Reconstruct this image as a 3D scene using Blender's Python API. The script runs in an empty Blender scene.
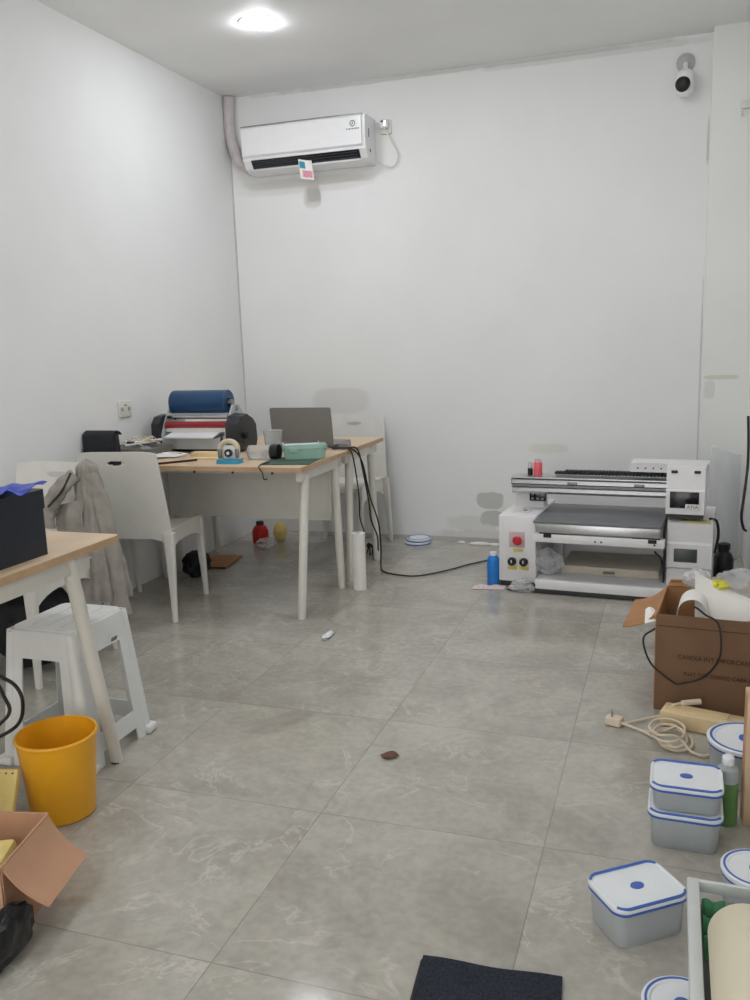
import bpy, bmesh, math, random
from mathutils import Vector, Matrix, Euler, noise
random.seed(7)
PI = math.pi
scene = bpy.context.scene
COL = scene.collection

# ------------------------------------------------------------------ helpers
def lin(c):
    c = c / 255.0
    return c / 12.92 if c <= 0.04045 else ((c + 0.055) / 1.055) ** 2.4

def rgb(r, g, b): return (lin(r), lin(g), lin(b), 1.0)

def mat(name, col, rough=0.5, metal=0.0, var=0.06, scale=18.0, bump=0.0, bscale=60.0, trans=0.0, alpha=1.0, spec=0.5, emit=0.0):
    m = bpy.data.materials.new(name); m.use_nodes = True
    nt = m.node_tree; N = nt.nodes; L = nt.links
    p = N['Principled BSDF']
    tc = N.new('ShaderNodeTexCoord'); nz = N.new('ShaderNodeTexNoise')
    nz.inputs['Scale'].default_value = scale; nz.inputs['Detail'].default_value = 4
    L.new(tc.outputs['Object'], nz.inputs['Vector'])
    cr = N.new('ShaderNodeValToRGB')
    c = rgb(*col)
    cr.color_ramp.elements[0].position = 0.3; cr.color_ramp.elements[1].position = 0.7
    cr.color_ramp.elements[0].color = tuple(max(0, x * (1 - var)) for x in c[:3]) + (1,)
    cr.color_ramp.elements[1].color = tuple(min(1, x * (1 + var)) for x in c[:3]) + (1,)
    L.new(nz.outputs['Fac'], cr.inputs['Fac']); L.new(cr.outputs['Color'], p.inputs['Base Color'])
    p.inputs['Roughness'].default_value = rough; p.inputs['Metallic'].default_value = metal
    p.inputs['Specular IOR Level'].default_value = spec
    if trans: p.inputs['Transmission Weight'].default_value = trans
    if alpha < 1: p.inputs['Alpha'].default_value = alpha
    if emit:
        p.inputs['Emission Color'].default_value = c; p.inputs['Emission Strength'].default_value = emit
    if bump:
        n2 = N.new('ShaderNodeTexNoise'); n2.inputs['Scale'].default_value = bscale; n2.inputs['Detail'].default_value = 3
        L.new(tc.outputs['Object'], n2.inputs['Vector'])
        b = N.new('ShaderNodeBump'); b.inputs['Strength'].default_value = bump; b.inputs['Distance'].default_value = 0.01
        L.new(n2.outputs['Fac'], b.inputs['Height']); L.new(b.outputs['Normal'], p.inputs['Normal'])
    return m

def catmull(pts, n=8):
    pts = [Vector(p) for p in pts]
    if len(pts) < 3: return pts
    P = [2 * pts[0] - pts[1]] + pts + [2 * pts[-1] - pts[-2]]
    out = []
    for i in range(1, len(P) - 2):
        a, b, c, d = P[i - 1], P[i], P[i + 1], P[i + 2]
        for k in range(n):
            t = k / n
            out.append(0.5 * ((2 * b) + (c - a) * t + (2 * a - 5 * b + 4 * c - d) * t * t + (3 * b - a - 3 * c + d) * t ** 3))
    out.append(pts[-1])
    return out

class MB:
    def __init__(self): self.bm = bmesh.new()
    def box(self, c, s, rot=None, bev=0.0, seg=2):
        r = bmesh.ops.create_cube(self.bm, size=1.0)
        vs = r['verts']
        M = Matrix.Translation(Vector(c))
        if rot is not None: M = M @ Euler(rot).to_matrix().to_4x4()
        M = M @ Matrix.Diagonal((s[0], s[1], s[2], 1))
        bmesh.ops.transform(self.bm, matrix=M, verts=vs)
        if bev:
            es = list({e for v in vs for e in v.link_edges})
            bmesh.ops.bevel(self.bm, geom=es, offset=min(bev, min(s) * 0.45), segments=seg, affect='EDGES', profile=0.5)
        return self
    def tube(self, pts, r, seg=8, n=8, smooth=True, closed=False):
        P = catmull(pts, n) if smooth else [Vector(p) for p in pts]
        m = len(P); rings = []; up = Vector((0, 0, 1))
        T = []
        for i in range(m):
            t = (P[min(i + 1, m - 1)] - P[max(i - 1, 0)])
            T.append(t.normalized() if t.length > 1e-9 else Vector((0, 0, 1)))
        nrm = T[0].orthogonal().normalized()
        for i in range(m):
            nrm = (nrm - T[i] * nrm.dot(T[i]))
            if nrm.length < 1e-6: nrm = T[i].orthogonal()
            nrm.normalize(); bi = T[i].cross(nrm)
            rr = r(i / (m - 1)) if callable(r) else r
            rings.append([self.bm.verts.new(P[i] + (nrm * math.cos(a) + bi * math.sin(a)) * rr) for a in [2 * PI * k / seg for k in range(seg)]])
        for i in range(m - 1):
            for k in range(seg):
                self.bm.faces.new((rings[i][k], rings[i][(k + 1) % seg], rings[i + 1][(k + 1) % seg], rings[i + 1][k]))
        self.bm.faces.new(rings[0][::-1]); self.bm.faces.new(rings[-1])
        return self
    def cyl(self, a, b, r0, r1=None, seg=20):
        r1 = r0 if r1 is None else r1
        return self.tube([a, b], lambda t: r0 + (r1 - r0) * t, seg, smooth=False)
    def lathe(self, prof, c=(0, 0, 0), seg=32, axis='z', sx=1.0, sy=1.0):
        rings = []; C = Vector(c)
        for (r, z) in prof:
            ring = []
            for k in range(seg):
                a = 2 * PI * k / seg
                v = (r * math.cos(a) * sx, r * math.sin(a) * sy, z)
                if axis == 'x': v = (v[2], v[0], v[1])
                if axis == 'y': v = (v[1], v[2], v[0])
                ring.append(self.bm.verts.new(C + Vector(v)))
            rings.append(ring)
        for i in range(len(rings) - 1):
            for k in range(seg):
                self.bm.faces.new((rings[i][k], rings[i][(k + 1) % seg], rings[i + 1][(k + 1) % seg], rings[i + 1][k]))
        ring_shape = tuple(prof[0]) == tuple(prof[-1])
        if prof[0][0] > 1e-5 and not ring_shape: self.bm.faces.new(rings[0][::-1])
        if prof[-1][0] > 1e-5 and not ring_shape: self.bm.faces.new(rings[-1])
        bmesh.ops.remove_doubles(self.bm, verts=[v for r in rings for v in r], dist=1e-6)
        return self
    def loft(self, rings, cap=True):
        R = [[self.bm.verts.new(p) for p in r] for r in rings]
        n = len(R[0])
        for i in range(len(R) - 1):
            for k in range(n):
                self.bm.faces.new((R[i][k], R[i][(k + 1) % n], R[i + 1][(k + 1) % n], R[i + 1][k]))
        if cap:
            self.bm.faces.new(R[0][::-1]); self.bm.faces.new(R[-1])
        return self
    def prism(self, poly, f0, f1):
        """poly: 2D points; f0/f1: map a 2D point to 3D at the two ends"""
        return self.loft([[f0(*q) for q in poly], [f1(*q) for q in poly]])
    def sheet(self, f, nu, nv, th, mask=None, offset=0.0):
        b = bmesh.new()
        g = [[b.verts.new(f(i / nu, j / nv)) for j in range(nv + 1)] for i in range(nu + 1)]
        for i in range(nu):
            for j in range(nv):
                if mask and mask((i + .5) / nu, (j + .5) / nv): continue
                b.faces.new((g[i][j], g[i + 1][j], g[i + 1][j + 1], g[i][j + 1]))
        for v in [v for v in b.verts if not v.link_faces]: b.verts.remove(v)
        bmesh.ops.recalc_face_normals(b, faces=b.faces)
        bmesh.ops.solidify(b, geom=b.faces[:] , thickness=th)
        tmp = bpy.data.meshes.new('tmp'); b.to_mesh(tmp); b.free()
        self.bm.from_mesh(tmp); bpy.data.meshes.remove(tmp)
        return self
    def build(self, name, m, parent=None, loc=None, rot=None, ang=35, flat=False):
        bmesh.ops.recalc_face_normals(self.bm, faces=self.bm.faces[:])
        me = bpy.data.meshes.new(name); self.bm.to_mesh(me); self.bm.free()
        if not flat:
            me.polygons.foreach_set('use_smooth', [True] * len(me.polygons))
            me.set_sharp_from_angle(angle=math.radians(ang))
        me.materials.append(m)
        o = bpy.data.objects.new(name, me); COL.objects.link(o)
        if parent is not None: o.parent = parent
        if loc is not None: o.location = loc
        if rot is not None: o.rotation_euler = rot
        return o

def rrect(w, d, r, n=6, cx=0, cy=0):
    pts = []
    for (sx, sy, a0) in ((1, 1, 0), (-1, 1, 90), (-1, -1, 180), (1, -1, 270)):
        for k in range(n + 1):
            a = math.radians(a0 + 90 * k / n)
            pts.append((cx + sx * (w / 2 - r) + r * math.cos(a), cy + sy * (d / 2 - r) + r * math.sin(a)))
    return pts

def slab(mb, w, d, r, z0, z1, cx=0, cy=0, s1=1.0, n=6):
    a = rrect(w, d, r, n, cx, cy)
    b = [(cx + (x - cx) * s1, cy + (y - cy) * s1) for x, y in a]
    mb.loft([[Vector((x, y, z0)) for x, y in a], [Vector((x, y, z1)) for x, y in b]])
    return mb

def tag(o, label, cat, group=None, kind=None):
    o['label'] = label; o['category'] = cat
    if group: o['group'] = group
    if kind: o['kind'] = kind
    return o

def thing(name, label, cat, loc=(0, 0, 0), rz=0.0, group=None):
    o = bpy.data.objects.new(name, None); COL.objects.link(o)
    o.empty_display_size = 0.05
    o.location = loc; o.rotation_euler = (0, 0, rz)
    return tag(o, label, cat, group)

def dup(root, loc, rz, label, group=None):
    r = root.copy(); COL.objects.link(r); r.location = loc; r.rotation_euler = (0, 0, rz)
    r['label'] = label
    if group: r['group'] = group
    for ch in list(root.children):
        c = ch.copy(); COL.objects.link(c); c.parent = r
        for g in list(ch.children):
            d = g.copy(); COL.objects.link(d); d.parent = c
    return r

def text(name, s, size, m, parent, loc, rot, sx=1.0, th=0.0004):
    c = bpy.data.curves.new(name, 'FONT'); c.body = s; c.size = size; c.extrude = th
    c.align_x = 'CENTER'; c.align_y = 'CENTER'
    c.materials.append(m)
    tmp = bpy.data.objects.new('tmp', c); COL.objects.link(tmp)
    bpy.context.view_layer.update()
    me = bpy.data.meshes.new_from_object(tmp.evaluated_get(bpy.context.evaluated_depsgraph_get()))
    bpy.data.objects.remove(tmp); bpy.data.curves.remove(c)
    me.materials.clear(); me.materials.append(m); me.transform(Matrix.Diagonal((sx, 1, 1, 1)))
    o = bpy.data.objects.new(name, me); COL.objects.link(o); o.parent = parent
    o.location = loc; o.rotation_euler = rot
    return o

def struct(o):
    o['kind'] = 'structure'; return o

# ------------------------------------------------------------------ room numbers
XL, YB, ZC, XR, YF = -2.829, 5.4476, 2.916, 0.41, -2.6
XP, YP = 0.158, 5.35          # the pier in the right back corner
CAM_H = 1.32

# ------------------------------------------------------------------ materials
def wall_mat(name, base=(238, 239, 238), patches=()):
    m = bpy.data.materials.new(name); m.use_nodes = True
    nt = m.node_tree; N = nt.nodes; L = nt.links; p = N['Principled BSDF']
    p.inputs['Roughness'].default_value = 0.62; p.inputs['Specular IOR Level'].default_value = 0.3
    geo = N.new('ShaderNodeNewGeometry')
    nz = N.new('ShaderNodeTexNoise'); nz.inputs['Scale'].default_value = 1.6; nz.inputs['Detail'].default_value = 5
    L.new(geo.outputs['Position'], nz.inputs['Vector'])
    cr = N.new('ShaderNodeValToRGB'); c = rgb(*base)
    cr.color_ramp.elements[0].position = .3; cr.color_ramp.elements[1].position = .7
    cr.color_ramp.elements[0].color = tuple(x * .965 for x in c[:3]) + (1,); cr.color_ramp.elements[1].color = tuple(min(1, x * 1.02) for x in c[:3]) + (1,)
    L.new(nz.outputs['Fac'], cr.inputs['Fac'])
    last = cr.outputs['Color']
    sep = N.new('ShaderNodeSeparateXYZ'); L.new(geo.outputs['Position'], sep.inputs['Vector'])
    n2 = N.new('ShaderNodeTexNoise'); n2.inputs['Scale'].default_value = 14; n2.inputs['Detail'].default_value = 6
    L.new(geo.outputs['Position'], n2.inputs['Vector'])
    for (ax, cu, cz, ru, rz, col, strength, rag, edge) in patches:
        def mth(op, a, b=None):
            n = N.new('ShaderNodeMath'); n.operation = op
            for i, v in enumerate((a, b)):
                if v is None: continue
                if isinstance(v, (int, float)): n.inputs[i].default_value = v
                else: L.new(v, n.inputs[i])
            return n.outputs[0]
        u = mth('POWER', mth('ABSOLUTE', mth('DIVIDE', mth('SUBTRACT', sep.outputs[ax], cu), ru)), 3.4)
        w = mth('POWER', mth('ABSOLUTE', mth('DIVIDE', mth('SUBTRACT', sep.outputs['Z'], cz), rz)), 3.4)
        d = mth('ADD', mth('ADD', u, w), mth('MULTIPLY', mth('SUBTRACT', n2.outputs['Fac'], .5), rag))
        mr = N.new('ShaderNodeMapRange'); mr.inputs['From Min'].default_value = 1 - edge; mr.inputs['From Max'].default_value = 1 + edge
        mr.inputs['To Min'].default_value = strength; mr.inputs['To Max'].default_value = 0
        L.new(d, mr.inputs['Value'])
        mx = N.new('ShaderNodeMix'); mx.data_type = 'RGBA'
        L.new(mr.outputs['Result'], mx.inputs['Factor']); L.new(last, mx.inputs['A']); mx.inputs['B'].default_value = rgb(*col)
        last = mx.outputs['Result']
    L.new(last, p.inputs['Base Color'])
    b = N.new('ShaderNodeBump'); b.inputs['Strength'].default_value = .12; b.inputs['Distance'].default_value = .004
    n3 = N.new('ShaderNodeTexNoise'); n3.inputs['Scale'].default_value = 45; L.new(geo.outputs['Position'], n3.inputs['Vector'])
    L.new(n3.outputs['Fac'], b.inputs['Height']); L.new(b.outputs['Normal'], p.inputs['Normal'])
    return m

def floor_mat():
    m = bpy.data.materials.new('polished_tile'); m.use_nodes = True
    nt = m.node_tree; N = nt.nodes; L = nt.links; p = N['Principled BSDF']
    geo = N.new('ShaderNodeNewGeometry'); sep = N.new('ShaderNodeSeparateXYZ'); L.new(geo.outputs['Position'], sep.inputs['Vector'])
    def mth(op, a, b=None, c=None):
        n = N.new('ShaderNodeMath'); n.operation = op
        for i, v in enumerate((a, b, c)):
            if v is None: continue
            if isinstance(v, (int, float)): n.inputs[i].default_value = v
            else: L.new(v, n.inputs[i])
        return n.outputs[0]
    S = 0.63
    ux = mth('DIVIDE', mth('SUBTRACT', sep.outputs['X'], -0.917), S); uy = mth('DIVIDE', mth('SUBTRACT', sep.outputs['Y'], 1.452), S)
    def near(u): # distance to nearest grout line in metres
        f = mth('FRACT', u); return mth('MULTIPLY', mth('MINIMUM', f, mth('SUBTRACT', 1.0, f)), S)
    gx, gy = near(ux), near(uy)
    g = mth('MINIMUM', gx, gy)
    gm = N.new('ShaderNodeMapRange'); gm.inputs['From Min'].default_value = .0009; gm.inputs['From Max'].default_value = .0021
    gm.inputs['To Min'].default_value = 1; gm.inputs['To Max'].default_value = 0; L.new(g, gm.inputs['Value'])
    # each tile shifts the stone pattern
    cmb = N.new('ShaderNodeCombineXYZ'); L.new(mth('FLOOR', ux), cmb.inputs[0]); L.new(mth('FLOOR', uy), cmb.inputs[1])
    wn = N.new('ShaderNodeTexWhiteNoise'); wn.noise_dimensions = '3D'; L.new(cmb.outputs[0], wn.inputs['Vector'])
    va = N.new('ShaderNodeVectorMath'); va.operation = 'MULTIPLY_ADD'; L.new(wn.outputs['Color'], va.inputs[0]); va.inputs[1].default_value = (7, 7, 7)
    L.new(geo.outputs['Position'], va.inputs[2])
    big = N.new('ShaderNodeTexNoise'); big.inputs['Scale'].default_value = 3.0; big.inputs['Detail'].default_value = 8; big.inputs['Roughness'].default_value = .62; big.inputs['Distortion'].default_value = .6
    L.new(va.outputs[0], big.inputs['Vector'])
    cr = N.new('ShaderNodeValToRGB'); e = cr.color_ramp.elements
    e[0].position = .28; e[0].color = rgb(160, 156, 146); e[1].position = .72; e[1].color = rgb(194, 190, 179)
    L.new(big.outputs['Fac'], cr.inputs['Fac'])
    # thin pale veins: ridges of a warped noise
    vn = N.new('ShaderNodeTexNoise'); vn.inputs['Scale'].default_value = 2.6; vn.inputs['Detail'].default_value = 6; vn.inputs['Roughness'].default_value = .6; vn.inputs['Distortion'].default_value = 1.2
    L.new(va.outputs[0], vn.inputs['Vector'])
    ridge = mth('ABSOLUTE', mth('SUBTRACT', vn.outputs['Fac'], .5))
    vm = N.new('ShaderNodeMapRange'); vm.inputs['From Min'].default_value = 0; vm.inputs['From Max'].default_value = .018; vm.inputs['To Min'].default_value = .42; vm.inputs['To Max'].default_value = 0
    L.new(ridge, vm.inputs['Value'])
    brk = N.new('ShaderNodeTexNoise'); brk.inputs['Scale'].default_value = 5; L.new(va.outputs[0], brk.inputs['Vector'])
    bm_ = N.new('ShaderNodeMapRange'); bm_.inputs['From Min'].default_value = .46; bm_.inputs['From Max'].default_value = .6; L.new(brk.outputs['Fac'], bm_.inputs['Value'])
    vf = mth('MULTIPLY', vm.outputs['Result'], bm_.outputs['Result'])
    mx = N.new('ShaderNodeMix'); mx.data_type = 'RGBA'; L.new(vf, mx.inputs['Factor']); L.new(cr.outputs['Color'], mx.inputs['A']); mx.inputs['B'].default_value = rgb(216, 211, 202)
    # fine dark specks
    sp = N.new('ShaderNodeTexNoise'); sp.inputs['Scale'].default_value = 40; sp.inputs['Detail'].default_value = 4; L.new(va.outputs[0], sp.inputs['Vector'])
    sm = N.new('ShaderNodeMapRange'); sm.inputs['From Min'].default_value = .35; sm.inputs['From Max'].default_value = .65; sm.inputs['To Min'].default_value = .93; sm.inputs['To Max'].default_value = 1.05; L.new(sp.outputs['Fac'], sm.inputs['Value'])
    ml = N.new('ShaderNodeVectorMath'); ml.operation = 'SCALE'; L.new(mx.outputs['Result'], ml.inputs[0]); L.new(sm.outputs['Result'], ml.inputs['Scale'])
    mg = N.new('ShaderNodeMix'); mg.data_type = 'RGBA'; L.new(mth('MULTIPLY', gm.outputs['Result'], mth('MULTIPLY', brk.outputs['Fac'], .8)), mg.inputs['Factor']); L.new(ml.outputs[0], mg.inputs['A']); mg.inputs['B'].default_value = rgb(96, 90, 82)
    L.new(mg.outputs['Result'], p.inputs['Base Color'])
    rr = N.new('ShaderNodeMapRange'); rr.inputs['To Min'].default_value = .09; rr.inputs['To Max'].default_value = .2; L.new(big.outputs['Fac'], rr.inputs['Value'])
    L.new(rr.outputs['Result'], p.inputs['Roughness'])
    p.inputs['Specular IOR Level'].default_value = .5
    return m

BACK_STAINS_PATCHES = [
    ('X', -1.10, .275, .085, .055, (184, 186, 182), .75, 1.8, .2), ('X', -1.09, .16, .075, .05, (182, 184, 180), .75, 2.2, .2),
    ('X', -1.22, .12, .16, .05, (205, 204, 200), .4, 3.0, .4), ('X', -1.15, .04, .3, .035, (196, 193, 186), .4, 3.0, .5),
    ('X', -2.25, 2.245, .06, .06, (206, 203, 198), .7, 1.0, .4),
    ('X', -2.11, .93, .20, .085, (214, 212, 208), .5, .2, .35),  # faint grey rectangle above the far chair
    ('X', -1.3, 2.905, 1.2, .016, (170, 170, 166), .45, 2.2, .6),  # long thin grey band along the ceiling edge
    ('X', -0.5, 2.885, .65, .02, (190, 190, 186), .35, 2.0, .6),  # shorter, paler band just below it
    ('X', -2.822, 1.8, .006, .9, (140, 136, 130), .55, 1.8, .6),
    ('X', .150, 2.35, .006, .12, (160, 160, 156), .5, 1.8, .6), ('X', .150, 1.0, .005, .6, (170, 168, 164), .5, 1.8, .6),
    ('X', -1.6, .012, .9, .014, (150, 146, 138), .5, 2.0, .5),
    ('X', -2.3, 2.33, .45, .05, (216, 211, 205), .5, 1.0, .5),  # wide soft-edged band below the air conditioner
    ('X', -.72, .62, .12, .03, (210, 206, 180), .3, 2.5, .5),
]
M_wback = wall_mat('white_wall_stained_patchy', patches=BACK_STAINS_PATCHES)
M_wall = wall_mat('white_wall_paint')
M_pier = wall_mat('white_pier_paint', (237, 238, 234), [('X', .26, 1.05, .09, .012, (206, 200, 182), .6, 1.8, .4), ('X', .2, .98, .03, .05, (214, 214, 210), .6, 1.5, .4)])
M_ceil = wall_mat('white_ceiling_paint', (244, 244, 243))
M_floor = floor_mat()
M_white = mat('white_plastic', (228, 226, 219), .38, var=.025)
M_stool = mat('white_stool_plastic', (232, 234, 232), .35, var=.03)
M_whitemetal = mat('white_powder_coat', (222, 219, 210), .42, var=.02)
M_acw = mat('glossy_white_casing', (240, 240, 241), .28, var=.015)
M_machine = mat('white_machine_paint', (232, 231, 232), .36, var=.02)
M_birch = mat('birch_laminate', (216, 191, 160), .42, var=.07, scale=9)
M_birchedge = mat('birch_edge_band', (192, 160, 124), .5, var=.08)
M_dark = mat('charcoal_plastic', (38, 40, 43), .45, var=.1)
M_black = mat('black_rubber', (20, 20, 21), .5, var=.1)
M_cable = mat('black_cable', (30, 27, 26), .45, var=.1)
M_alu = mat('brushed_aluminium', (196, 198, 200), .32, metal=.85, var=.05, scale=60)
M_alu_dark = mat('dull_aluminium', (128, 131, 134), .4, metal=.7, var=.05)
M_bed = mat('grey_print_bed', (118, 119, 121), .55, var=.05)
M_screen = mat('tinted_window', (24, 27, 34), .15, var=.05)
M_screen2 = mat('grey_tinted_window', (70, 76, 74), .3, var=.05)
M_yellowlab = mat('yellow_label', (214, 200, 92), .5, var=.08, scale=120)
M_redbtn = mat('red_button', (196, 36, 50), .35)
M_pinkplate = mat('pale_pink_plate', (208, 186, 192), .45)
M_card = mat('brown_cardboard', (158, 112, 76), .78, var=.07, scale=12, bump=.15, bscale=90)
M_cardshade = mat('shaded_kraft_cardboard', (120, 90, 66), .75, var=.07, scale=10, bump=.12, bscale=90)  # darker kraft copy: shade on the carton front put into its colour
M_card2 = mat('kraft_cardboard', (176, 128, 86), .78, var=.07, scale=10, bump=.12, bscale=90)
M_cardpink = mat('pinkish_cardboard', (190, 146, 116), .75, var=.05, scale=8, bump=.12, bscale=80)
M_paper = mat('white_paper', (240, 238, 232), .7, var=.02)
M_creampaper = mat('cream_paper', (224, 215, 190), .5, var=.05, scale=6)
M_ink = mat('dark_brown_ink', (62, 36, 24), .7)
M_inkgrey = mat('grey_ink', (110, 112, 114), .6)
M_bucket = mat('yellow_plastic', (238, 172, 32), .34, var=.03)
M_blue = mat('bright_blue_film', (24, 62, 176), .35, var=.2, scale=30)
M_navy = mat('navy_case', (28, 34, 46), .5, var=.12, scale=40)
M_roll = mat('blue_film_roll', (22, 66, 106), .3, var=.12, scale=8)
M_frost = mat('frosted_plastic', (205, 212, 214), .4, trans=.35, var=.03)
M_clear = mat('clear_plastic', (236, 238, 238), .22, trans=.75, var=.02)
M_film = mat('thin_clear_film', (236, 238, 240), .22, var=.02, alpha=.33)
M_lid = mat('white_lid_plastic', (236, 239, 242), .35, var=.015)
M_seal = mat('blue_seal', (66, 106, 186), .4, var=.05)
M_mint = mat('mint_plastic', (150, 187, 172), .4, var=.04)
M_greenmat = mat('dark_green_cutting_mat', (62, 88, 76), .6, var=.08)
M_laptop = mat('grey_laptop_shell', (128, 127, 124), .45, metal=0, var=.03)
M_jacket = mat('grey_quilted_fabric', (156, 150, 142), .85, var=.12, scale=25, bump=.5, bscale=30)
M_bagblack = mat('black_bag_fabric', (26, 28, 34), .7, var=.2, bump=.3)
M_binbag = mat('black_plastic_film', (18, 19, 21), .28, var=.2, bump=.8, bscale=14)
M_chain = mat('silver_chain', (190, 188, 184), .3, metal=.8)
M_red = mat('red_plastic', (206, 34, 30), .4)
M_pink = mat('coral_pink_plastic', (240, 104, 116), .4)
M_bottleblue = mat('blue_bottle_plastic', (30, 128, 214), .38)
M_green = mat('green_liquid_plastic', (104, 146, 84), .3, var=.1)
M_greencloth = mat('green_net_cloth', (44, 110, 68), .6, var=.2, bump=.4)
M_greycloth = mat('grey_cloth', (118, 116, 112), .8, var=.12, bump=.4)
M_wood = mat('pale_pine_wood', (226, 202, 158), .6, var=.08, scale=14)
M_cord = mat('cream_cord', (222, 208, 184), .5, var=.05)
M_tan = mat('tan_board', (206, 178, 146), .7, var=.06)
M_mat = mat('navy_carpet', (36, 42, 54), .95, var=.5, scale=160, bump=.9, bscale=180)
M_yellow = mat('pale_yellow_packet', (232, 210, 132), .65, var=.08)
M_yellowfilm = mat('yellow_film', (214, 206, 60), .4, var=.15)
M_beige = mat('beige_plastic', (212, 200, 172), .45)
M_skyblue = mat('sky_blue_plastic', (48, 148, 188), .4)
M_redroller = mat('red_silicone_roller', (150, 40, 44), .4)
M_laminator = mat('light_grey_enamel', (190, 194, 197), .4, var=.03)
M_lilac = mat('lilac_grey_tape', (205, 198, 198), .6, var=.06, bump=.3)
M_leaf = mat('brown_leaf', (104, 74, 56), .8, var=.2)
M_plaster = mat('white_plaster_chip', (232, 232, 228), .9)
M_bulb = mat('lit_lamp_lens', (248, 250, 255), .4, emit=1.0)
M_socket = mat('off_white_socket', (222, 220, 212), .4)
M_steel = mat('steel', (150, 152, 154), .35, metal=.8)

# ------------------------------------------------------------------ setting
struct(MB().box(((XL + XR) / 2, (YB + YF) / 2, -.05), (XR - XL + .4, YB - YF + .4, .1)).build('floor', M_floor, flat=True))
struct(MB().box(((XL + XR) / 2, (YB + YF) / 2, ZC + .05), (XR - XL + .4, YB - YF + .4, .1)).build('ceiling', M_ceil, flat=True))
struct(MB().box((XL - .1, (YB + YF) / 2, ZC / 2), (.2, YB - YF + .4, ZC), None).build('wall_left', M_wall, flat=True))
struct(MB().box((XR + .1, (YB + YF) / 2, ZC / 2), (.2, YB - YF + .4, ZC), None).build('wall_right', M_wall, flat=True))
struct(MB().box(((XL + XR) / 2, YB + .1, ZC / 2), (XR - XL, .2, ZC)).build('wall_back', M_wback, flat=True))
struct(MB().box(((XP + XR) / 2, (YP + YB) / 2, ZC / 2), (XR - XP, YB - YP, ZC)).build('trim_1', M_pier, flat=True))
# shop front behind the camera: unseen wall, doorway widened to let in more light
fr = MB()
fr.box((XL + .1, YF - .1, ZC / 2), (.2, .2, ZC)); fr.box((XR - .1, YF - .1, ZC / 2), (.2, .2, ZC)); fr.box(((XL + XR) / 2, YF - .1, 2.83), (XR - XL, .2, .18))
struct(fr.build('wall_front', M_wall, flat=True))

# ------------------------------------------------------------------ ceiling lamps
LAMP_W = 130.0
nt = M_bulb.node_tree; nt.nodes['Principled BSDF'].inputs['Emission Strength'].default_value = LAMP_W
for nd in nt.nodes:
    if nd.type == 'VALTORGB':
        pass
def downlight(x, y, label):
    t = thing('ceiling_downlight', label, 'ceiling lamp', (x, y, ZC), 0, 'recessed ceiling downlights')
    MB().lathe([(.082, -.001), (.095, -.003), (.097, -.0005), (.097, .0), (.082, .0), (.082, -.001)], seg=40).build('trim_ring', M_acw, t)
    MB().lathe([(.0, -.024), (.03, -.0225), (.055, -.018), (.074, -.010), (.082, -.0005)], seg=40).build('lens', M_bulb, t)
    return t
downlight(-2.025, 4.291, 'round lit downlight in the ceiling in front of the air conditioner')
for (x, y, lb) in ((-.62, 3.95, 'round lit downlight in the ceiling above the flatbed printer side'), (-1.45, 2.25, 'round lit downlight in the ceiling above the near desk'), (-1.3, .2, 'round lit downlight in the ceiling above the foreground floor')):
    downlight(x, y, lb)

# ------------------------------------------------------------------ air conditioner
ac = thing('air_conditioner', 'white wall-mounted split air conditioner below the ceiling on the back wall', 'air conditioner', (-2.205, YB, 2.375))
W = .43
prof = [(-.002, .03), (-.10, .03), (-.155, .05), (-.192, .098), (-.198, .125), (-.198, .285), (-.188, .30), (-.002, .30)]
MB().prism(prof, lambda y, z: Vector((-W, y, z)), lambda y, z: Vector((W - .030, y, z))).build('casing', M_acw, ac, ang=25)
fp = [(-.199, .115), (-.210, .125), (-.210, .285), (-.200, .298), (-.192, .298), (-.192, .115)]
MB().prism(fp, lambda y, z: Vector((-W + .002, y, z)), lambda y, z: Vector((W - .05, y, z))).build('front_panel', M_acw, ac, ang=25)
MB().box((-.024, -.194, .300), (.81, .03, .004)).build('panel_seam', M_steel, ac)
vent = MB(); vent.prism([(-.157, .053), (-.192, .099), (-.196, .097), (-.161, .050)], lambda y, z: Vector((-W + .055, y, z)), lambda y, z: Vector((W - .075, y, z)))
v_ = vent.build('air_outlet', M_screen, ac)
for k in range(3):
    yy, zz = -.167 - .01 * k, .058 + .014 * k
    MB().box((-.01, yy, zz), (.70, .003, .003)).build('vane', M_dark, v_)
MB().box((-.01, -.163, .046), (.73, .030, .006), (.55, 0, 0), .002).build('louver_flap', M_acw, ac)
lg = MB(); lg.lathe([(.011, 0), (.017, 0), (.017, .001), (.011, .001)], c=(.30, 0, 0), axis='z', seg=20)
lgo = MB()
for a in range(20):
    a0 = 2 * PI * a / 20
    lgo.box((.325 + .016 * math.cos(a0), -.2106, .245 + .016 * math.sin(a0)), (.005, .0012, .005))
lgo.box((.325, -.2106, .245), (.013, .0012, .003)); lgo.box((.325, -.2106, .250), (.003, .0012, .014)); lgo.box((.322, -.2106, .240), (.010, .0012, .003))
for k in range(9): lgo.box((.287 + .0095 * k, -.2106, .214), (.006, .0012, .006 if k % 2 else .008))
lgo.build('brand_mark', M_inkgrey, ac); lg.bm.free()
MB().box((.255, -.2106, .178), (.012, .0012, .008), None).build('indicator_light', M_lid, ac)
sm_ = MB(); sm_.box((W - .0294, -.13, .2), (.001, .012, .05)); sm_.build('side_mark', M_inkgrey, ac); MB().box((W - .0294, -.11, .1), (.001, .022, .02)).build('side_mark', M_inkgrey, ac)
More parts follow.
